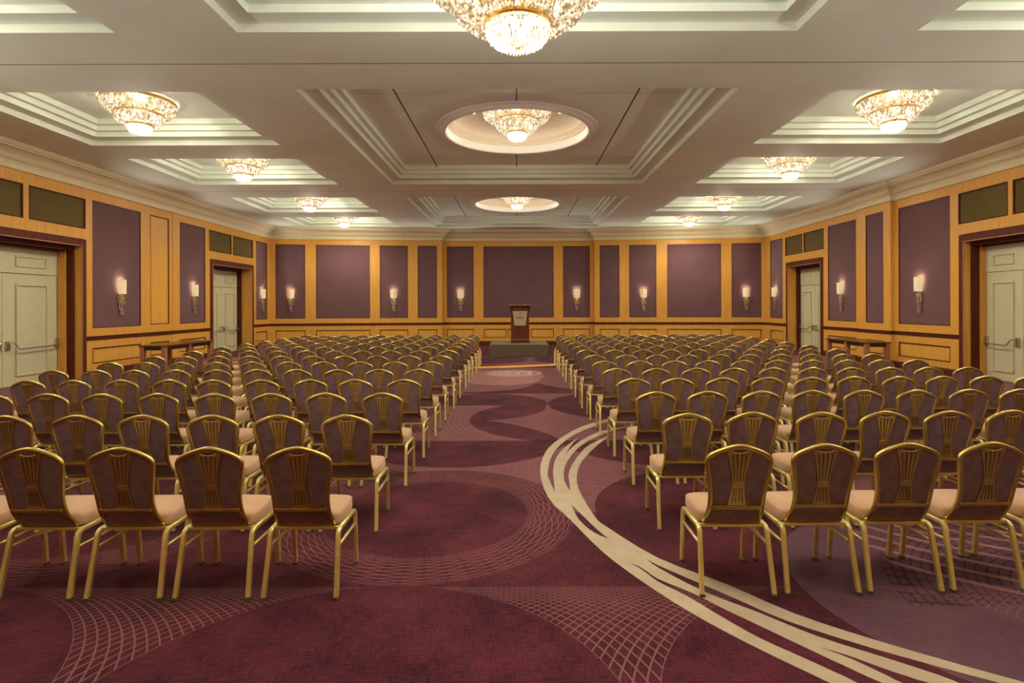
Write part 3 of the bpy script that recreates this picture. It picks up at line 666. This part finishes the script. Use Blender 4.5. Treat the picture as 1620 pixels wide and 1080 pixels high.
# ------------------------------------------------------------------ doors
def make_door(idx, sgn, ya, yb, xs, leafx, meet, label, light_jamb):
    """double door in a side wall; ya..yb clear opening along Y, xs = jamb steps into the wall, leafx = plane of the leaves"""
    d = empty('door_%d' % idx, (sgn*XW, (ya+yb)/2, 0)); d['kind'] = 'structure'; d['label'] = label
    X = lambda v: sgn*(v-XW) if False else sgn*(v)-sgn*XW
    oy = (ya+yb)/2
    def bx(m, x0, x1, y0, y1, z0, z1):
        a, b = sorted((X(x0), X(x1))); m.box(a, b, y0-oy, y1-oy, z0, z1)
    # casing on the wall face
    m = MB(); cw = 0.14
    bx(m, XW-0.03, XW+0.012, ya-cw, ya, 0, 3.44); bx(m, XW-0.03, XW+0.012, yb, yb+cw, 0, 3.44); bx(m, XW-0.03, XW+0.012, ya, yb, 3.27, 3.44)
    m.build('casing', MAHOG, d, bevel=0.006)
    m = MB(); bx(m, XW-0.038, XW-0.02, ya-0.004, ya+0.012, 0, 3.272); bx(m, XW-0.038, XW-0.02, yb-0.012, yb+0.004, 0, 3.272); bx(m, XW-0.038, XW-0.02, ya, yb, 3.258, 3.276)
    m.build('casing_bead', WALNUT_L, d)
    # stepped jambs: light, dark, light
    a0 = XW
    for k, (x1, mt, st) in enumerate(xs):
        m = MB(); s = st
        bx(m, a0-0.012, x1, ya-0.05, ya+s, 0, 3.262-s); bx(m, a0-0.012, x1, yb-s, yb+0.05, 0, 3.262-s)
        m.build('jamb', mt, d, bevel=0.004)
        m = MB(); bx(m, a0+0.001, x1, ya-0.05, yb+0.05, 3.262-s-(0.05 if k else 0), 3.35); m.build('head_jamb', MAHOG, d, bevel=0.004); a0 = x1
    s = xs[-1][2]; y0, y1 = ya+s, yb-s; ztop = 3.212-s
    # transom
    m = MB(); bx(m, leafx, leafx+0.06, y0, y1, 2.53, ztop)
    tr = m.build('transom', DOORP, d)
    m = MB()
    for c in ((y0+meet)/2, (y1+meet)/2):
        wdt = min(meet-y0, y1-meet)*0.28
        P = lambda u, z, dd, c=c: (X(leafx-0.026+dd), u-oy, z)
        frame_strip(m, P, c-wdt, c+wdt, 2.68, 2.93, 0.030, 0, 0.026)
    m.build('transom_moulding', DOORP, tr)
    for (p, q) in ((y0, meet-0.003), (meet+0.003, y1)):
        m = MB(); bx(m, leafx+0.004, leafx+0.055, p+0.004, q-0.002, 0.012, 2.515)
        lf = m.build('door_leaf', DOORP, d, bevel=0.002)
        W = q-p; m = MB(); P = lambda u, z, dd: (X(leafx-0.026+dd), u-oy, z)
        frame_strip(m, P, p+W*0.22, q-W*0.20, 0.22, 2.29, 0.036, 0, 0.032)
        m.build('leaf_moulding', DOORP, lf, bevel=0.004)
        # push bar
        near_meet = q if abs(q-meet) < 0.01 else p
        hinge = p if near_meet == q else q
        dr = 1 if hinge > near_meet else -1
        m = MB(); s1 = near_meet+dr*0.10; s2 = hinge-dr*0.05
        for c in (s1, s2): bx(m, leafx-0.05, leafx+0.004, c-0.035, c+0.035, 0.82, 1.02)
        XX = lambda v: X(v)
        path = [(XX(leafx-0.05), s1-oy, 0.99), (XX(leafx-0.10), s1-oy+dr*0.04, 0.99), (XX(leafx-0.11), s1-oy+dr*0.10, 0.95), (XX(leafx-0.11), s1-oy+dr*0.17, 0.86), (XX(leafx-0.11), s1-oy+dr*0.22, 0.835), (XX(leafx-0.11), s2-oy-dr*0.02, 0.86), (XX(leafx-0.07), s2-oy, 0.90)]
        m.sweep(path, circ(0.014), (1,0,0.2))
        m.build('push_bar', STEEL, lf, autosmooth=0.7)
    return d
make_door(1, -1, 10.1, 13.65, [(10.86,MAPLE,0.008),(11.02,MAHOG,0.06),(11.2,MAPLE,0.10)], 11.2, 12.1, 'cream double door with push bars at the left edge', True)
make_door(2, -1, 19.53, 22.42, [(11.10,MAPLE,0.008),(11.24,MAHOG,0.05),(11.26,MAHOG,0.06)], 11.26, 21.2, 'cream double door on the left wall near the far corner', True)
make_door(3, 1, 10.1, 13.3, [(10.85,MAPLE,0.008),(11.04,MAHOG,0.04),(11.14,MAPLE,0.08)], 11.14, 12.25, 'cream double door with push bars at the right edge', True)
make_door(4, 1, 19.57, 21.95, [(11.02,MAPLE,0.008),(11.14,MAHOG,0.05),(11.16,MAHOG,0.06)], 11.16, 20.85, 'cream double door on the right wall near the far corner', True)

# ------------------------------------------------------------------ wall sconces
t_ = NT('parchment_shade'); t_.b.inputs['Base Color'].default_value = srgb(226,214,180)
t_.b.inputs['Roughness'].default_value = 0.8; t_.b.inputs['Transmission Weight'].default_value = 0.0
t_.b.inputs['Emission Color'].default_value = srgb(255,226,170); t_.b.inputs['Emission Strength'].default_value = 0.07
SHADE = t_.m
def make_sconce():
    r = empty('wall_sconce', (0,0,0))
    m = MB(); n = 16; rows = []                     # curved screen, standing off the wall
    for k, (z, hw) in enumerate(((0.0,0.135),(0.19,0.155),(0.38,0.150))):
        for i in range(n+1):
            t = -1+2*i/n; x = hw*t; y = -0.05-0.11*math.cos(t*PI/2)
            rows.append((x, y, z))
    fs = [(k*(n+1)+i, k*(n+1)+i+1, (k+1)*(n+1)+i+1, (k+1)*(n+1)+i) for k in range(2) for i in range(n)]
    m.add(rows, fs); m.add([(x*0.97,y+0.006,z) for x,y,z in rows], [f[::-1] for f in fs])
    s = m.build('lamp_shade', SHADE, r, smooth=True)
    m = MB(); m.box(-0.045,0.045,-0.018,0,-0.06,0.24); m.box(-0.012,0.012,-0.06,-0.018,0.08,0.105)
    m.build('back_plate', BRASS, r, bevel=0.004)
    def link(cx, cy, z0, w_, h_):
        m = MB(); p = [(cx-w_/2,cy,z0),(cx+w_/2,cy,z0),(cx+w_/2,cy,z0+h_),(cx-w_/2,cy,z0+h_)]
        m.sweep(p, rrect(0.020,0.020,0.004), (0,1,0), closed=True); m.build('chain_link', BRASS, r, recalc=True)
    link(0.005,-0.045,-0.13,0.085,0.16); link(-0.05,-0.03,-0.22,0.075,0.16); link(0.05,-0.05,-0.265,0.08,0.17)
    link(-0.012,-0.03,-0.43,0.085,0.19); link(0.012,-0.05,-0.56,0.07,0.17)
    m = MB(); m.box(-0.008,0.008,-0.03,0,-0.40,-0.38); m.box(-0.008,0.008,-0.03,0,-0.18,-0.16); m.build('bracket', BRASS, r)
    m = MB(); m.lathe([(0,0.05),(0.016,0.04),(0.024,0.01),(0.016,-0.03),(0.012,-0.06),(0,-0.06)], 12); m.v = [(x,y-0.08,z+0.17) for x,y,z in m.v]
    m.build('bulb', emis('sconce_bulb', (1,0.8,0.55,1), 5), r, smooth=True)
    lamp('sconce_light', (0,-0.055,0.30), K_SCONCE, (1,0.80,0.62), r=0.03, parent=r)
    lamp('sconce_light', (0,-0.055,0.06), K_SCONCE*0.35, (1,0.80,0.62), r=0.03, parent=r)
    lamp('wall_uplight', (0,-0.10,0.34), K_UP, (1,0.95,0.84), r=0.05, kind='SPOT', spot=math.radians(104), rot=(PI+0.93,0,0), parent=r)
    return r
sp0 = make_sconce(); index_kids()
def on_far(px):
    for i in range(len(FAR)-1):
        A, B = FAR[i], FAR[i+1]; L = math.hypot(B[0]-A[0], B[1]-A[1])
        if L < 0.5: continue
        u = ray_u(px, A, B)
        if 0 <= u <= L: t = ((B[0]-A[0])/L, (B[1]-A[1])/L); return (A[0]+t[0]*u, A[1]+t[1]*u, math.atan2(t[1], t[0]))
scs = []
for px, lb in ((460,'leftmost wall sconce on the far wall'),(623,'second sconce from the left on the far wall'),(728.7,'far wall sconce just left of the widest central panel'),
               (912.5,'far wall sconce just right of the widest central panel'),(1018,'second sconce from the right on the far wall'),(1180.5,'rightmost wall sconce on the far wall')):
    x, y, a = on_far(px); scs.append((x, y-0.001, a, lb))
for px, lb in ((191,'largest-looking sconce on the left wall, beside the near double door'),(307,'middle sconce on the left wall, left of the far double door'),(415,'left wall sconce in the narrow panel by the far corner')):
    scs.append((-XW, XW*FPX/(CX-px), PI/2, lb))
for px, lb in ((1455,'largest-looking sconce on the right wall, beside the near double door'),(1331,'middle sconce on the right wall, right of the far double door'),(1226,'right wall sconce in the narrow panel by the far corner')):
    scs.append((XW, XW*FPX/(px-CX), -PI/2, lb))
REAR = [(-XW,4.8,PI/2),(-XW,1.2,PI/2),(XW,5.2,-PI/2),(XW,1.6,-PI/2)]
for (x, y, a) in REAR:                  # unseen stand-ins for wall lamps beside and behind viewer, boosted to brighten the ceiling
    lamp('wall_uplight', (x-math.copysign(0.12,x), y, 2.46), K_UP*5.0, (1,0.95,0.86), r=0.05, kind='SPOT', spot=math.radians(118), rot=(0,math.copysign(PI-0.62,x) if x > 0 else -(PI-0.62),0))
for i, (x, y, a, lb) in enumerate(scs):
    o = sp0 if i == 0 else copy_tree(sp0)
    nx, ny = math.sin(a), -math.cos(a)
    o.location = (x-nx*0.0205, y-ny*0.0205, 2.12); o.rotation_euler = (0,0,a)
    tag(o, lb+', cream-shaded', 'wall lamp', 'wall sconces')

# ------------------------------------------------------------------ platform, lectern, side tables
m = MB(); m.box(-0.96,1.08,19.15,21.3,0.0,0.435); pf = m.build('platform', PLAT, bevel=0.012)
tag(pf, 'low dark grey carpeted stage platform under the lectern', 'platform')
def make_lectern():
    r = empty('lectern', (0.105,20.0,0.436)); tag(r, 'walnut lectern with pale tapered plaque, standing on the low platform', 'lectern')
    m = MB(); m.box(-0.33,0.33,0.03,0.5,0.14,1.27); m.build('body', WALNUT, r, bevel=0.006)
    m = MB(); m.box(-0.335,0.335,0,0.52,0,0.13); m.build('base', WALNUT, r, bevel=0.03)
    m = MB(); m.box(-0.335,0.335,0.015,0.51,0.131,0.142); m.build('base_edge', WALNUT_L, r)
    m = MB()                                             # hood: side cheeks and desk
    for s in (-1,1):
        a, b = sorted((s*0.365, s*0.331)); m.add([(a,-0.06,1.13),(b,-0.06,1.13),(b,0.5,1.13),(a,0.5,1.13),(a,-0.06,1.33),(b,-0.06,1.33),(b,0.5,1.27),(a,0.5,1.27)], [(0,1,2,3),(4,5,6,7),(0,1,5,4),(2,3,7,6),(1,2,6,5),(0,3,7,4)])
    m.build('desk_cheek', MAHOG, r)
    m = MB(); m.add([(-0.39,-0.08,1.335),(0.39,-0.08,1.335),(0.39,0.54,1.27),(-0.39,0.54,1.27),(-0.39,-0.08,1.375),(0.39,-0.08,1.375),(0.39,0.54,1.31),(-0.39,0.54,1.31)], [(3,2,1,0),(4,5,6,7),(0,1,5,4),(2,3,7,6),(1,2,6,5),(0,4,7,3)])
    m.build('desk_top', WALNUT_L, r, bevel=0.004)
    pl = MB(); pl.add([(-0.20,0.012,0.625),(0.20,0.012,0.625),(0.265,0.012,1.145),(-0.265,0.012,1.145),(-0.20,0.028,0.625),(0.20,0.028,0.625),(0.265,0.028,1.145),(-0.265,0.028,1.145)], [(0,1,2,3),(7,6,5,4),(0,4,5,1),(2,6,7,3),(1,5,6,2),(0,3,7,4)])
    pq = pl.build('plaque', PLAQUE, r); pq['label'] = 'pale metal plaque with wreath emblem and lettering'
    # emblem: a wreath of small leaves round a curved letter stroke
    m = MB()
    for i in range(18):
        a = math.radians(115+i*310/17); cx, cz = 0.052*math.cos(a), 1.062+0.046*math.sin(a); a2 = a+0.9
        m.add([(cx-0.010*math.cos(a2),0.010,cz-0.010*math.sin(a2)),(cx+0.004*math.sin(a2),0.010,cz-0.004*math.cos(a2)),(cx+0.010*math.cos(a2),0.010,cz+0.010*math.sin(a2)),(cx-0.004*math.sin(a2),0.010,cz+0.004*math.cos(a2))], [(0,1,2,3)])
    sp = [(0.018,1.082),(0.004,1.088),(-0.012,1.080),(-0.010,1.068),(0.008,1.060),(0.014,1.050),(0.002,1.040),(-0.016,1.044)]
    m.sweep([(x,0.010,z) for x,z in [tuple(v)[:2] for v in spline(sp,3)]], rrect(0.007,0.003,0.001), (0,1,0))
    m.build('emblem', INK, pq, recalc=False)
    def text(s, z, size, bold=0.0):
        cu = bpy.data.curves.new('lettering','FONT'); cu.body = s; cu.size = size; cu.align_x = 'CENTER'; cu.extrude = 0.001; cu.offset = bold
        o = bpy.data.objects.new('tmp', cu); C.objects.link(o)
        dg = bpy.context.evaluated_depsgraph_get(); me = bpy.data.meshes.new_from_object(o.evaluated_get(dg)); bpy.data.objects.remove(o)
        me.materials.append(INK) if not me.materials else me.materials.__setitem__(0, INK)
        t = bpy.data.objects.new('lettering', me); C.objects.link(t); t.parent = pq; t.location = (0,0.010,z); t.rotation_euler = (PI/2,0,0)
    m = MB(); x = -0.155; rnd = random.Random(4)          # first line: too blurred to read in the photo, kept as strokes
    while x < 0.155:
        wl = rnd.uniform(0.010,0.018); m.box(x, x+wl*0.6, 0.008, 0.011, 0.948, 0.948+rnd.choice((0.018,0.018,0.026))); x += wl+0.004
    m.build('lettering', INK, pq)
    text('Sheraton', 0.875, 0.075, 0.0015); text('HOTEL', 0.838, 0.030)
    return r
make_lectern()
def make_table(x0, x1, y0, y1, side, label):
    cx, cy = (x0+x1)/2, (y0+y1)/2; r = empty('side_table', (cx,cy,0)); tag(r, label, 'table')
    a, b = (x1-x0)/2, (y1-y0)/2; H = 0.79
    m = MB(); m.box(-a,a,-b,b,H-0.035,H); m.build('table_top', TABLE_T, r, bevel=0.004)
    m = MB(); t = 0.02; z0, z1 = H-0.13, H-0.036
    m.box(-a+0.03,a-0.03,-b+0.03,-b+0.03+t,z0,z1); m.box(-a+0.03,a-0.03,b-0.03-t,b-0.03,z0,z1); m.box(-a+0.03,-a+0.03+t,-b+0.05,b-0.05,z0,z1); m.box(a-0.03-t,a-0.03,-b+0.05,b-0.05,z0,z1)
    m.build('apron', BLACKISH, r)
    for sx in (-1,1):
        for sy in (-1,0,1):
            m = MB(); px = sx*(a-0.07); py = sy*(b-0.07); m.box(px-0.05,px+0.05,py-0.05,py+0.05,0,H-0.036); m.build('leg', TABLE_L, r, bevel=0.004)
    return r
make_table(-9.60,-8.92,14.1,16.35,-1,'long dark-topped wooden side table along the left wall')
make_table(9.12,9.80,14.55,16.45,1,'long dark-topped wooden side table along the right wall')

# ------------------------------------------------------------------ banquet chairs
def yb(z):                               # backrest plane as a function of height
    T = [(0.40,-0.105),(0.43,-0.13),(0.47,-0.165),(0.53,-0.20),(0.65,-0.225),(0.80,-0.250),(0.93,-0.268)]
    for (a,b),(c,d) in zip(T[:-1],T[1:]):
        if z <= c: t = max(0,(z-a)/(c-a)); return b+(d-b)*t
    return T[-1][1]
HW = [(0.415,0.168),(0.45,0.166),(0.50,0.160),(0.57,0.158),(0.64,0.162),(0.70,0.171),(0.76,0.181),(0.81,0.188),(0.83,0.1875),(0.848,0.180),(0.862,0.164),(0.875,0.141),(0.889,0.108),(0.902,0.070),(0.9115,0.034),(0.915,0.0)]
def hw(z):
    for (a,b),(c,d) in zip(HW[:-1],HW[1:]):
        if z <= c: t = max(0,(z-a)/(c-a)); return b+(d-b)*t
    return 0
def make_chair():
    r = empty('banquet_chair', (0,0,0))
    # gold tube frame round the back
    half = [(w_, z) for z, w_ in HW]
    P = [(x,yb(z),z) for x, z in half] + [(-x,yb(z),z) for x, z in half[-2::-1]]
    P = spline(P, 3)
    P = [Vector((0.155,-0.08,0.405))]+P+[Vector((-0.155,-0.08,0.405))]
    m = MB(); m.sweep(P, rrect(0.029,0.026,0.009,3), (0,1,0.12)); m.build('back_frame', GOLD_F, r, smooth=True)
    # padded back
    m = MB(); zs = [0.425,0.445,0.50,0.57,0.64,0.71,0.77,0.82,0.85,0.868,0.884,0.896,0.906]; nx = 8; vs = []
    for z in zs:
        w_ = max(hw(z)-0.004, 0.01)
        for i in range(nx+1):
            t = -1+2*i/nx; ez = min((z-0.40)/0.06, (0.93-z)/0.06, 1); bul = (1-abs(t)**3)*max(ez,0.1)
            yc = min(yb(z), -0.152); vs.append((w_*t, yc-0.004, z)); vs.append((w_*t, max(yb(z),yc)+0.008+0.034*bul, z))
    k = nx+1; nz = len(zs); idx = lambda a, i, s: (a*k+i)*2+s; fs = []
    for a in range(nz-1):
        for i in range(nx):
            fs.append((idx(a,i,0),idx(a,i+1,0),idx(a+1,i+1,0),idx(a+1,i,0))); fs.append((idx(a,i,1),idx(a+1,i,1),idx(a+1,i+1,1),idx(a,i+1,1)))
        for i in (0,nx): fs.append((idx(a,i,0),idx(a+1,i,0),idx(a+1,i,1),idx(a,i,1)))
    for a in (0,nz-1):
        for i in range(nx): fs.append((idx(a,i,0),idx(a,i,1),idx(a,i+1,1),idx(a,i+1,0)))
    m.add(vs, fs); m.build('back_cushion', CH_BACK, r, autosmooth=0.9)
    # pierced back plate: outline with slots, filled as a flat curve
    cu = bpy.data.curves.new('plate','CURVE'); cu.dimensions = '2D'; cu.fill_mode = 'BOTH'; cu.extrude = 0.0018
    def loop(pts):
        s = cu.splines.new('POLY'); s.points.add(len(pts)-1); s.use_cyclic_u = True
        for p, (x, z) in zip(s.points, pts): p.co = (x, z, 0, 1)
    L = [(-0.058,0.545),(-0.046,0.60),(-0.038,0.66),(-0.037,0.70),(-0.043,0.75),(-0.053,0.80),(-0.066,0.85),(-0.078,0.892)]
    side = [tuple(v)[:2] for v in spline(L,3)]
    loop(side+[(-0.04,0.904),(0,0.910),(0.04,0.904)]+[(-x,z) for x, z in side[::-1]])
    def slot(x0,z0,x1,z1,w0,w1):
        n = 5; pts = []
        for i in range(n+1): a = PI+PI*i/n; pts.append((x0+w0*math.cos(a), z0+w0*math.sin(a)))
        for i in range(n+1): a = PI*i/n; pts.append((x1+w1*math.cos(a), z1+w1*math.sin(a)))
        loop(pts)
    for q in (-1.5,-0.5,0.5,1.5):
        slot(q*0.0165, 0.702-abs(q)*0.004, q*0.028, 0.860+0.008*(1.5-abs(q)), 0.0018, 0.0047)
        slot(q*0.021, 0.562, q*0.0150, 0.652, 0.0030, 0.0034)
    n = 8
    loop([(0.050*math.cos(PI+PI*i/n), 0.893+0.013*math.sin(PI+PI*i/n)*1.3) for i in range(n+1)]+[(0.03,0.897),(-0.03,0.897)])
    o = bpy.data.objects.new('tmp', cu); C.objects.link(o); dg = bpy.context.evaluated_depsgraph_get()
    me = bpy.data.meshes.new_from_object(o.evaluated_get(dg)); bpy.data.objects.remove(o)
    for v in me.vertices:
        x, z, e = v.co; v.co = (x, yb(z)-0.0085-e, z)
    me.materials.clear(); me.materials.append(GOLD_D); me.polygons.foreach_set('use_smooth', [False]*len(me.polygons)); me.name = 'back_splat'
    s = bpy.data.objects.new('back_splat', me); C.objects.link(s); s.parent = r; s['label'] = 'pierced bronze-gold plate'
    m = MB()                                    # highlights at the slot ends, modelled as tiny bright gold caps
    for q in (-1.5,-0.5,0.5,1.5):
        for z in (0.692-abs(q)*0.005, 0.553):
            mm = MB(); mm.lathe([(0.0034,0),(0.0026,0.0016),(0,0.0024)], 8); x = q*(0.0165 if z > 0.6 else 0.0225)
            m.add([(a+x, yb(z)-0.0103-c, b+z) for a,b,c in mm.v], mm.f)
    m.build('slot_glint', GOLD, s, smooth=True)
    m = MB(); ang = [PI+0.15+(PI-0.3)*i/8 for i in range(9)]
    m.sweep([(0.047*math.cos(a), yb(0.88)-0.012, 0.892+0.016*math.sin(a)) for a in ang], rrect(0.005,0.004,0.0015,2), (0,1,0)); m.build('handle_lip', GOLD, s, smooth=True)
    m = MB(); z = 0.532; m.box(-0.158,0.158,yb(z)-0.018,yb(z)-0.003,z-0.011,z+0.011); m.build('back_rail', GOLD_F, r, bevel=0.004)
    # seat
    m = MB(); nx, ny = 12, 12; top = []; X = lambda t, v: t*(0.207-0.012*(1-v)*0.5)
    def sup(t, v):                         # rounded square plan
        r_ = 0.10; return t, v
    for layer in (0,1,2,3):
        for j in range(ny+1):
            for i in range(nx+1):
                t = -1+2*i/nx; v = -1+2*j/ny
                # round the corners
                c = 1-0.085*(abs(t)**4)*(abs(v)**4)
                ins = (0.975,1.0,1.0,0.95)[layer]
                x = t*0.205*c*ins*(1 if v > -0.2 else 1-0.02*(-v-0.2)); y = 0.045+v*0.170*c*(ins if v > 0 else 1)
                e = (1-abs(t)**4)*(1-abs(v)**4)
                z = (0.402, 0.414, 0.468+0.004*(1-abs(t)), 0.481+0.018*e**0.6)[layer]
                if layer >= 2: z += 0.010*max(0,-v)*(-1)+0.008*max(0,v)*(1-v)
                top.append((x,y,z))
    k = nx+1; lay = k*(ny+1); fs = []
    for j in range(ny):
        for i in range(nx):
            a = j*k+i; fs.append((a,a+k,a+k+1,a+1)); a += 3*lay; fs.append((a,a+1,a+k+1,a+k))
    ring = [i for i in range(nx)]+[nx+j*k for j in range(ny)]+[ny*k+nx-i for i in range(nx)]+[(ny-j)*k for j in range(ny)]
    for l in range(3):
        for a, b in zip(ring, ring[1:]+ring[:1]): fs.append((a+l*lay,b+l*lay,b+(l+1)*lay,a+(l+1)*lay))
    # only the rim of the middle layers is used
    m.add(top, fs); se = m.build('seat', CH_SEAT, r)
    bm = bmesh.new(); bm.from_mesh(se.data); bmesh.ops.delete(bm, geom=[v for v in bm.verts if not v.link_faces], context='VERTS'); bm.to_mesh(se.data); bm.free()
    se.data.polygons.foreach_set('use_smooth', [True]*len(se.data.polygons))
    # seat frame and legs
    prof = rrect(0.026,0.027,0.004,3)
    for y0, y1 in ((-0.14,-0.118),(0.15,0.172)):
        m = MB(); m.box(-0.198,0.198,y0,y1,0.383,0.402); m.build('cross_bar', GOLD, r, bevel=0.003)
    for s in (-1,1):
        x = s*0.207
        m = MB(); m.sweep([(x,0.150,0.388),(x,-0.115,0.388)], prof, (1,0,0), caps=True); m.build('side_rail', GOLD, r, smooth=True)
        fp = [(x,0.149,0.388),(x,0.175,0.384),(x,0.194,0.371),(x,0.204,0.350),(x,0.208,0.32),(x,0.235,0.012)]
        m = MB(); m.sweep(fp, prof, (1,0,0)); l = m.build('leg', GOLD, r, autosmooth=0.7)
        m = MB(); m.box(x-0.0145,x+0.0145,0.222,0.250,0,0.020); m.build('glide', RUBBER, l, bevel=0.003)
        rp = [(x,-0.114,0.388),(x,-0.136,0.384),(x,-0.152,0.372),(x,-0.160,0.352),(x*1.01,-0.175,0.28),(x*1.05,-0.235,0.012)]
        m = MB(); m.sweep(rp, prof, (1,0,0)); l = m.build('leg', GOLD, r, autosmooth=0.7)
        m = MB(); m.box(x*1.05-0.0145,x*1.05+0.0145,-0.250,-0.222,0,0.020); m.build('glide', RUBBER, l, bevel=0.003)
        m = MB(); m.sweep([(x,0.206,0.288),(x*1.005,-0.172,0.292)], rrect(0.016,0.018,0.005,3), (1,0,0)); m.build('stretcher', GOLD, r, smooth=True)
    return r
ch0 = make_chair(); index_kids()
rows_d = [3.575,4.57,5.65,6.66,7.68,8.70,9.73,10.86,11.90,12.94,13.90,14.92,15.80,16.62]
OW = ['nearest','second','third','fourth','fifth','sixth','seventh','eighth','ninth','tenth','eleventh','twelfth','thirteenth','farthest']
CW_ = ['aisle-end','second','third','fourth','fifth','sixth','seventh','eighth','ninth','outermost']
rnd = random.Random(5); firstc = True; rowfix = {}
for side, sn in ((-1,'left'),(1,'right')):
    for i, d in enumerate(rows_d):
        for k in range(10):
            if side < 0: x = -1.312-(0.531 if i < 2 else 0.541)*k; y = d
            else: x = 1.335+(0.517+0.030*i/13)*k; y = d+0.022+0.016*k*(1 if i < 4 else 0.3)
            x += rnd.uniform(-.012,.012)*(i > 0); y += rnd.uniform(-.015,.015)*(i > 0)
            px0 = CX+(abs(x)-0.24)*FPX/(y+0.26)*side
            if px0 < -4 or px0 > 1624: continue
            o = ch0 if firstc else copy_tree(ch0, skip=('glide','slot_glint','handle_lip') if i > 5 else ())
            firstc = False
            o.location = (x, y, 0); o.rotation_euler = (0,0,rnd.uniform(-.018,.018))
            seat = {0: 'at the centre aisle end', 9: 'at the wall-side end'}.get(k, '%s from the centre aisle' % CW_[k])
            row = {0: 'in the nearest row', 13: 'in the farthest row'}.get(i, 'in the %s row back' % OW[i])
            tag(o, 'gold-framed plum chair %s %s, %s block' % (seat, row, sn), 'chair', 'banquet chairs %s of the aisle' % sn)
